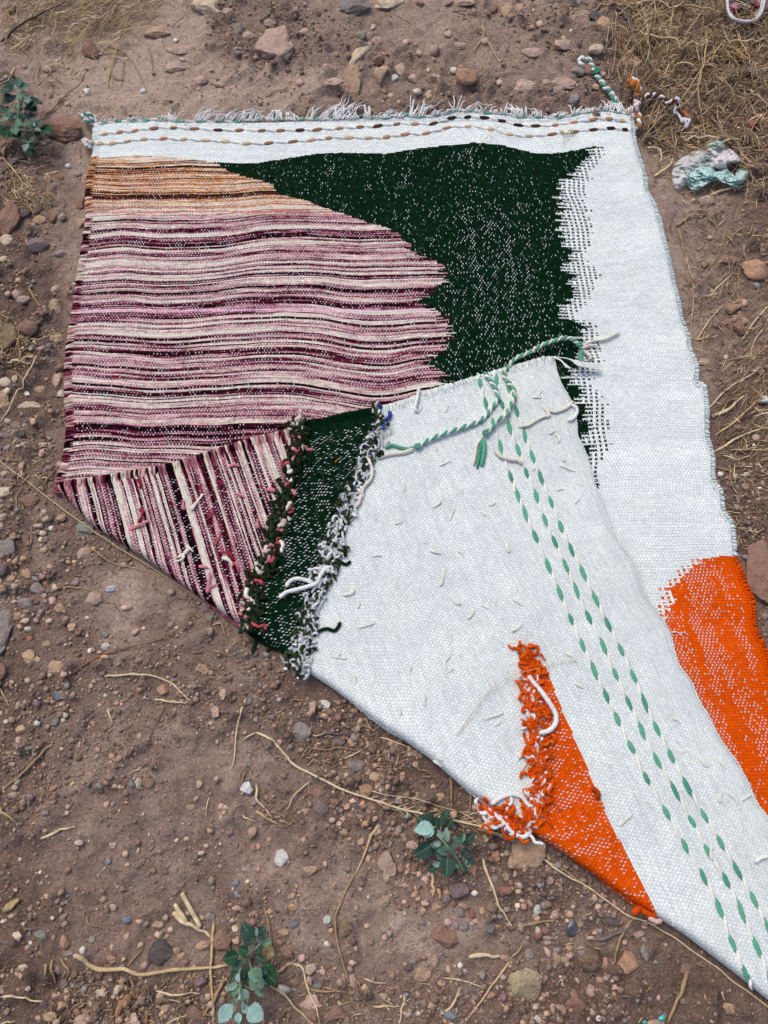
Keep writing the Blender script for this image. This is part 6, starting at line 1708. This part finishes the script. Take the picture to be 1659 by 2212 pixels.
plant('small blue-green weed under the dry seed stalk by the orange tip', Z6(1080, 850),
      [([Z6(1080, 850), Z6(1000, 700), Z6(920, 590), Z6(820, 470), Z6(740, 390)], .0028, .045), ([Z6(1010, 690), Z6(1040, 580), Z6(1060, 470), Z6(1075, 420)], .0016, .04), ([Z6(1000, 720), Z6(940, 730), Z6(900, 740)], .0014, .03), ([Z6(880, 500), Z6(870, 420), Z6(865, 330)], .0014, .04), ([Z6(800, 440), Z6(795, 370), Z6(790, 290)], .0014, .035), ([Z6(760, 410), Z6(735, 330), Z6(725, 280)], .0014, .03), ([Z6(1060, 780), Z6(1090, 745), Z6(1120, 740)], .0012, .03)],
      LV(Z6, (740, 330, 500, 190, 1, 'd', .022), (725, 290, 560, 260, 1, 'd', .020), (720, 300, 740, 150, 0, 'd', .026), (790, 300, 800, 160, 0, 'd', .028), (860, 320, 940, 190, 0, 'd', .022), (820, 230, 880, 90, 0, 'd', .018),
         (715, 300, 470, 350, 0, 'b', .044), (700, 300, 600, 440, 0, 'b', .042), (800, 510, 660, 520, 0, 'm', .034), (700, 515, 450, 640, 0, 'd', .026), (690, 560, 760, 640, 1, 'd', .020), (720, 500, 620, 490, 0, 'd', .024), (800, 490, 700, 520, 0, 'p', .046),
         (900, 580, 970, 470, 0, 'm', .048), (890, 580, 800, 540, 0, 'm', .046), (900, 590, 740, 590, 0, 'm', .044), (880, 490, 860, 300, 2, 'p', .05), (840, 450, 820, 370, 2, 'p', .052), (850, 400, 740, 400, 0, 'p', .048), (790, 420, 760, 330, 2, 'p', .046),
         (880, 650, 860, 930, 0, 'd', .038), (760, 770, 630, 830, 0, 'd', .030), (830, 690, 740, 640, 0, 'm', .034), (830, 720, 820, 620, 0, 'm', .032), (940, 760, 1020, 790, 0, 's', .026), (1060, 470, 1010, 370, 0, 'd', .040), (1065, 500, 1210, 370, 0, 'd', .040), (1060, 500, 940, 430, 0, 'm', .042), (1070, 480, 1080, 380, 2, 'p', .048), (1060, 530, 1170, 460, 0, 'd', .036),
         (1050, 580, 1160, 640, 0, 'd', .030), (1100, 745, 1210, 690, 0, 'd', .030), (1090, 740, 1060, 660, 0, 'm', .030), (1090, 750, 1160, 770, 0, 's', .028), (1080, 780, 1110, 850, 0, 'd', .022), (1110, 750, 1110, 700, 2, 'p', .034), (900, 590, 960, 600, 0, 'm', .05), (690, 760, 800, 740, 0, 'p', .036)))

plant('sprawling blue-green weed at the bottom between straw stalks', Z7(590, 470),
      [([Z7(480, 490), Z7(580, 450), Z7(660, 380), Z7(760, 280)], .0030, .02), ([Z7(570, 490), Z7(520, 560), Z7(480, 640), Z7(490, 760), Z7(480, 830), Z7(520, 920)], .0022, .05), ([Z7(570, 500), Z7(590, 590), Z7(620, 640)], .0016, .04), ([Z7(520, 750), Z7(600, 790), Z7(680, 820)], .0014, .04), ([Z7(480, 830), Z7(430, 880), Z7(420, 920)], .0014, .04), ([Z7(600, 360), Z7(640, 280), Z7(640, 220)], .0016, .04)],
      LV(Z7, (610, 340, 500, 165, 0, 'd', .036), (630, 300, 570, 210, 1, 'd', .034), (640, 290, 730, 200, 1, 'd', .038), (640, 300, 640, 210, 2, 'p', .05), (660, 290, 720, 300, 0, 'd', .04), (620, 340, 510, 350, 0, 'd', .034), (680, 340, 790, 350, 0, 's', .032), (650, 400, 690, 450, 1, 'd', .03), (640, 330, 700, 345, 0, 'm', .042),
         (570, 440, 465, 410, 1, 'g', .042), (480, 470, 330, 500, 1, 'g', .040), (520, 530, 400, 590, 0, 'm', .030), (480, 590, 410, 720, 0, 'd', .026), (500, 610, 530, 690, 0, 'd', .03), (600, 580, 540, 740, 1, 'd', .024), (600, 640, 690, 800, 1, 's', .055), (700, 660, 560, 640, 1, 's', .05), (660, 580, 820, 730, 1, 'g', .034), (640, 600, 750, 640, 0, 'd', .044), (700, 700, 745, 750, 2, 'p', .042),
         (460, 640, 480, 720, 0, 'b', .056), (480, 740, 350, 790, 2, 'p', .045), (450, 750, 390, 850, 0, 'm', .04), (460, 740, 430, 860, 0, 's', .042), (500, 780, 560, 900, 0, 'p', .045), (490, 830, 470, 890, 2, 'b', .055), (480, 720, 440, 700, 2, 'p', .055), (620, 790, 720, 850, 2, 's', .05), (420, 920, 290, 1100, 0, 'b', .05), (415, 920, 400, 1060, 0, 'p', .048), (460, 1000, 480, 1110, 0, 'b', .05), (500, 930, 590, 1000, 0, 'p', .05), (560, 950, 710, 1060, 1, 'b', .054), (520, 900, 500, 980, 2, 'p', .055), (580, 960, 690, 1010, 0, 'b', .052), (440, 850, 450, 930, 0, 's', .04), (620, 480, 720, 530, 0, 'd', .024), (550, 860, 560, 930, 2, 'm', .05)))

plant('bushy dark blue-green weed beside the big red-brown rock', Z8(170, 520),
      [([Z8(200, 660), Z8(180, 560), Z8(170, 440), Z8(180, 320), Z8(165, 220)], .0030, .075), ([Z8(180, 520), Z8(230, 420), Z8(250, 350), Z8(290, 330)], .0020, .06), ([Z8(180, 560), Z8(260, 560), Z8(330, 560)], .0020, .05), ([Z8(160, 520), Z8(90, 480), Z8(40, 440)], .0020, .05), ([Z8(200, 600), Z8(250, 680), Z8(280, 760)], .0020, .04)],
      LV(Z8, (110, 210, 0, 170, 1, 'd', .075), (150, 190, 90, 110, 0, 'd', .080), (165, 180, 190, 95, 0, 'm', .082), (180, 200, 280, 160, 1, 'm', .078), (160, 210, 140, 160, 2, 'p', .09), (190, 220, 240, 235, 0, 'm', .08), (100, 240, 30, 270, 0, 'd', .062), (120, 280, 60, 360, 1, 'd', .05), (200, 290, 150, 230, 0, 's', .085), (200, 300, 290, 290, 0, 'p', .08), (230, 340, 320, 270, 0, 'm', .07), (250, 350, 390, 330, 1, 'd', .065), (240, 350, 340, 400, 1, 'd', .06), (210, 330, 180, 400, 0, 's', .07), (240, 330, 280, 310, 2, 'p', .08),
         (60, 420, 0, 380, 1, 'd', .05), (90, 460, 70, 400, 0, 'm', .06), (90, 460, 0, 490, 0, 's', .065), (100, 480, 180, 430, 0, 'd', .04), (50, 520, -20, 600, 1, 'd', .045), (60, 540, 80, 590, 0, 'd', .05), (110, 540, 60, 680, 1, 'g', .04), (100, 550, 170, 650, 1, 'g', .042), (160, 560, 240, 560, 0, 's', .06), (200, 400, 150, 330, 0, 'm', .07), (200, 420, 260, 470, 0, 'd', .04), (180, 470, 120, 440, 0, 'm', .06), (330, 560, 260, 510, 0, 'm', .055), (330, 550, 420, 490, 0, 'm', .056), (320, 550, 310, 480, 0, 'm', .058), (340, 560, 480, 640, 1, 'g', .045), (350, 580, 370, 660, 0, 'g', .04), (320, 560, 385, 580, 2, 'p', .062), (330, 545, 325, 510, 2, 'p', .065), (300, 590, 250, 640, 0, 'd', .04), (260, 690, 195, 655, 0, 'm', .04), (265, 690, 345, 665, 0, 'm', .042), (260, 700, 225, 770, 0, 'p', .045), (270, 710, 330, 770, 0, 'd', .03), (280, 740, 300, 830, 0, 'd', .022), (265, 690, 285, 680, 2, 'p', .048), (150, 620, 140, 520, 0, 's', .05), (130, 300, 100, 240, 1, 'm', .06), (200, 540, 160, 480, 0, 's', .066), (60, 300, 20, 330, 0, 'd', .04), (20, 400, -20, 340, 0, 'd', .04), (130, 380, 60, 420, 0, 's', .06), (250, 450, 330, 440, 0, 'm', .05), (210, 500, 290, 540, 0, 's', .05)))


# ------------------------------------------------------------------ crumpled wrapper, tub lid and small scraps
def mat_film(name, c1, c2, alpha=.85, rough=.25):
    m, nt, b = newmat(name, rough, 0.5)
    g = N(nt, 'ShaderNodeNewGeometry').outputs['Position']
    n1 = noise(nt, g, 55, 4, .6)
    nt.links.new(ramp(nt, n1, [(0.4, c1), (0.62, c2)]), b.inputs['Base Color'])
    b.inputs['Alpha'].default_value = alpha
    b.inputs['Transmission Weight'].default_value = 0.12
    bump(nt, b, noise(nt, g, 160, 4, .7), .003, .8)
    return m


FILM_AQUA = mat_film('aqua_film', srgb(186, 228, 222), srgb(212, 238, 232), .86)
FILM_CLEAR = mat_film('milky_film', srgb(218, 224, 226), srgb(236, 236, 236), .72)
FILM_LILAC = mat_film('lilac_film', srgb(222, 214, 220), srgb(232, 224, 230), .88, .4)
FILM_PINK = mat_film('pink_film', srgb(176, 92, 130), srgb(204, 150, 168), .95, .35)
FILM_RED = mat_film('red_film', srgb(150, 24, 34), srgb(120, 20, 30), 1, .35)
FILM_WHITE = mat_film('white_rim', srgb(206, 202, 208), srgb(190, 186, 192), .95, .35)


def crumple(name, outline, h, seed, mat, parent, off, fold=9.0, amp=.012, res=46, name_z=.0):
    """a creased sheet inside a traced outline, standing up in folds"""
    r = np.random.default_rng(seed)
    poly = spline(outline + [outline[0]], 9)
    c = np.mean(outline, axis=0)
    V = []; rings = 26; n = len(poly) - 1
    X, Y = [], []
    for k in range(rings):
        t = k / (rings - 1)
        q = c + (poly[:-1] - c) * t
        X.append(q[:, 0]); Y.append(q[:, 1])
    X = np.array(X); Y = np.array(Y)
    gx, gy = P(X, Y, .01)
    t = np.linspace(0, 1, rings)[:, None]
    ridge = np.abs(vnoise(gx * 70 + gy * 30 + seed, gy * 60, seed) - .5) * 3 % 1
    ridge2 = np.abs(vnoise(gx * 150 + gy * 60, gy * 140 - gx * 50, seed + 2) - .5) * 2
    z = h * (1 - t ** 3 * .75) * (.75 + .35 * vnoise(gx * 25, gy * 25, seed)) + amp * .5 * (.5 - ridge) + amp * .25 * (.5 - ridge2)
    z = np.maximum(z, .002) + name_z + soil_z(gx, gy)
    gx, gy = P(X, Y, z)
    V = np.stack([gx, gy, z], -1).reshape(-1, 3) - off
    i = np.arange(rings - 1)[:, None]; j = np.arange(n)[None]
    F = np.stack([i * n + j, (i + 1) * n + j, (i + 1) * n + (j + 1) % n, i * n + (j + 1) % n], -1).reshape(-1, 4)
    o = link(name, mesh_np(name, V, F), mat, parent)
    return o


def Z3(x, y): return (1106 + x / 3, y / 3)


wx, wy = P(1530, 370)
wr = empty('plastic_wrapper', (wx, wy, 0.0))
tag(wr, 'crumpled aqua and clear plastic wrapper lying on straw beside the white border', 'wrapper')
WO = np.array(wr.location)
crumple('clear_film', [Z3(1035, 1120), Z3(1060, 1060), Z3(1120, 1010), Z3(1200, 975), Z3(1290, 985), Z3(1330, 1050), Z3(1290, 1100), Z3(1180, 1110), Z3(1140, 1170), Z3(1090, 1225), Z3(1045, 1200)], .022, 11, FILM_CLEAR, wr, WO, amp=.016)
crumple('lilac_flap', [Z3(1290, 960), Z3(1370, 945), Z3(1440, 985), Z3(1478, 1030), Z3(1470, 1062), Z3(1400, 1062), Z3(1380, 1100), Z3(1300, 1080), Z3(1270, 1010)], .028, 12, FILM_LILAC, wr, WO, amp=.006)
crumple('aqua_sheet', [Z3(1120, 1130), Z3(1165, 1060), Z3(1220, 1080), Z3(1290, 1120), Z3(1370, 1095), Z3(1410, 1110), Z3(1450, 1150), Z3(1490, 1210), Z3(1440, 1215), Z3(1380, 1190), Z3(1320, 1175), Z3(1250, 1205), Z3(1190, 1238), Z3(1135, 1200)], .026, 13, FILM_AQUA, wr, WO, amp=.022)
crumple('aqua_sheet', [Z3(1180, 1090), Z3(1240, 1060), Z3(1320, 1110), Z3(1300, 1160), Z3(1230, 1180), Z3(1170, 1170)], .034, 19, FILM_AQUA, wr, WO, amp=.020)
crumple('aqua_tab', [Z3(1445, 1120), Z3(1480, 1092), Z3(1530, 1115), Z3(1520, 1160), Z3(1480, 1200), Z3(1450, 1170)], .022, 14, FILM_AQUA, wr, WO, amp=.005)
crumple('aqua_twist', [Z3(1255, 940), Z3(1300, 910), Z3(1360, 920), Z3(1380, 955), Z3(1330, 985), Z3(1270, 975)], .024, 15, FILM_AQUA, wr, WO, amp=.014)
crumple('clear_film', [Z3(1180, 1000), Z3(1280, 985), Z3(1300, 1010), Z3(1250, 1050), Z3(1180, 1080), Z3(1130, 1100)], .030, 16, FILM_CLEAR, wr, WO, amp=.016)

tx_, ty_ = P(1608, 12)
tub = empty('plastic_tub', (tx_, ty_, 0.0))
tag(tub, 'squashed clear plastic tub with pink and red printing among the straw', 'plastic tub')
TO = np.array(tub.location)
rim = spline([Z3(1395, 20), Z3(1400, 70), Z3(1425, 115), Z3(1480, 138), Z3(1545, 140), Z3(1590, 120), Z3(1620, 70), Z3(1634, 10), Z3(1630, -40), Z3(1560, -80), Z3(1450, -70), Z3(1400, -30), Z3(1395, 20)], 6)
zz = np.full(len(rim), .034)
X, Y = P(rim[:, 0], rim[:, 1], zz)
V, F = tube_np(np.column_stack([X, Y, zz]) - TO, .0042, 6, cap=False)
link('rim', mesh_np('rim', V, F), FILM_WHITE, tub)
zz2 = np.full(len(rim), .026)
cxr, cyr = P(1608, 6, .03)
inner = np.column_stack([cxr + (X - cxr) * .93, cyr + (Y - cyr) * .93, zz2])
V, F = tube_np(inner - TO, .0026, 6, cap=False)
link('rim', mesh_np('rim', V, F), FILM_WHITE, tub)
n = len(rim) - 1
wall = np.vstack([np.column_stack([X, Y, zz])[:-1], np.column_stack([cxr + (X - cxr) * .8, cyr + (Y - cyr) * .8, zz * 0 + .006])[:-1]]) - TO
j = np.arange(n)
F = np.stack([j, (j + 1) % n, n + (j + 1) % n, n + j], -1)
link('side_wall', mesh_np('side_wall', wall, F), FILM_CLEAR, tub)
crumple('pink_print', [Z3(1405, 20), Z3(1450, 10), Z3(1470, 50), Z3(1450, 95), Z3(1415, 95)], .014, 21, FILM_PINK, tub, TO, amp=.004)
crumple('red_print', [Z3(1555, -30), Z3(1620, -30), Z3(1618, 20), Z3(1590, 55), Z3(1562, 35)], .016, 22, FILM_RED, tub, TO, amp=.004)
FILM_DG = mat_film('dark_green_print', srgb(58, 74, 62), srgb(90, 96, 88), 1, .4)
crumple('green_print', [Z3(1475, -30), Z3(1550, -20), Z3(1555, 60), Z3(1530, 100), Z3(1470, 90), Z3(1470, 30)], .012, 23, FILM_DG, tub, TO, amp=.004)


def scrap(name, cat, label, outline, h, seed, mat, amp=.004):
    c = np.mean(outline, axis=0); X, Y = P(*c)
    o = crumple(name, outline, h, seed, mat, None, np.array([X, Y, 0.0]), amp=amp)
    o.location = (X, Y, 0.0)
    tag(o, label, cat)
    return o


def mat_simple(name, c, rough=.7):
    m, nt, b = newmat(name, rough, .3)
    g = N(nt, 'ShaderNodeNewGeometry').outputs['Position']
    n1 = ramp(nt, noise(nt, g, 140, 4), [(0.3, .7), (0.7, 1.2)])
    nt.links.new(mixc(nt, 1, c, n1, 'MULTIPLY'), b.inputs['Base Color'])
    bump(nt, b, noise(nt, g, 300, 3), .001)
    return m


M_TURQ = mat_simple('turquoise_chip', srgb(110, 200, 196), .5)
M_DLEAF = mat_simple('dead_leaf', srgb(168, 146, 108))
M_DLEAF2 = mat_simple('brown_leaf', srgb(150, 92, 70))
M_PALE = mat_simple('pale_scrap', srgb(206, 202, 190))
M_CLOTH = mat_simple('olive_rag', srgb(138, 116, 78), .9)
scrap('chip', 'turquoise chip', 'bright turquoise chip on the pink stone at the bottom edge', [(1420, 2198), (1432, 2190), (1438, 2198), (1434, 2206), (1424, 2206)], .014, 31, M_TURQ, .002)
scrap('chip', 'turquoise chip', 'second turquoise chip, half cut off by the bottom edge', [(1386, 2206), (1394, 2203), (1400, 2210), (1390, 2214)], .012, 32, M_TURQ, .002)
scrap('leaf_fragment', 'leaf fragment', 'tiny mint-coloured leaf fragment above the small blue-green weed', [(874, 1766), (880, 1757), (886, 1760), (880, 1770)], .008, 33, mat_simple('mint_leaf', srgb(150, 186, 176)), .001)
scrap('dead_leaf', 'dead leaf', 'curled tan dead leaf on smooth dirt near the left edge', [(4, 1966), (14, 1952), (26, 1944), (40, 1940), (44, 1946), (34, 1956), (26, 1966), (12, 1970)], .012, 34, M_DLEAF, .004)
scrap('dead_leaf', 'dead leaf', 'reddish-brown dead leaf flake among the straw right of the cords', [(1612, 262), (1628, 258), (1638, 266), (1624, 280), (1614, 274)], .012, 35, M_DLEAF2, .003)
scrap('dead_leaf', 'dead leaf', 'pale curled leaf beside the bottom weed', [(602, 2125), (622, 2130), (628, 2142), (612, 2146), (600, 2136)], .014, 36, M_PALE, .004)
scrap('dead_leaf', 'dead leaf', 'tan withered leaf right of the bottom weed', [(566, 2050), (578, 2040), (592, 2048), (594, 2066), (578, 2076), (568, 2066)], .014, 37, M_DLEAF, .006)
scrap('dead_leaf', 'dead leaf', 'bleached leaf curl in the straw at the top', [(62, 28), (72, 30), (82, 36), (74, 42), (64, 36)], .012, 38, M_PALE, .003)
scrap('rag', 'rag', 'folded olive-tan rag lying in the straw above the wrapper', [Z3(1330, 350), Z3(1370, 300), Z3(1430, 290), Z3(1530, 320), Z3(1545, 370), Z3(1480, 400), Z3(1400, 385)], .022, 39, M_CLOTH, .014)
scrap('shard', 'plastic shard', 'milky white shard beside the reddish-brown leaf flake', [(1360, 270), (1366, 262), (1374, 268), (1366, 290)], .010, 40, M_PALE, .002)


# ribbed fruit stone beside the rust-coloured stone
def fruit_stone():
    V, F = ICO4
    V = V.copy()
    g = np.abs(fbm(V[:, 0] * 2.2 + 3, V[:, 1] * 7 + V[:, 2] * 3, 7, 2) - .5) * 2
    V = V * (1 - .22 * np.exp(-(g / .10) ** 2))[:, None]
    X, Y = P(1274, 2072); s = (P(1302, 2072)[0] - X)
    me = mesh_np('fruit_stone', V * [s, s * .85, s * .6], F)
    o = link('fruit_stone', me, MAT_STONE, None, srgb(124, 100, 82))
    o.location = (X, Y, float(soil_z(X, Y)) + s * .3)
    tag(o, 'ribbed brown fruit stone between the dark stick and rust-coloured stone', 'fruit stone')


fruit_stone()
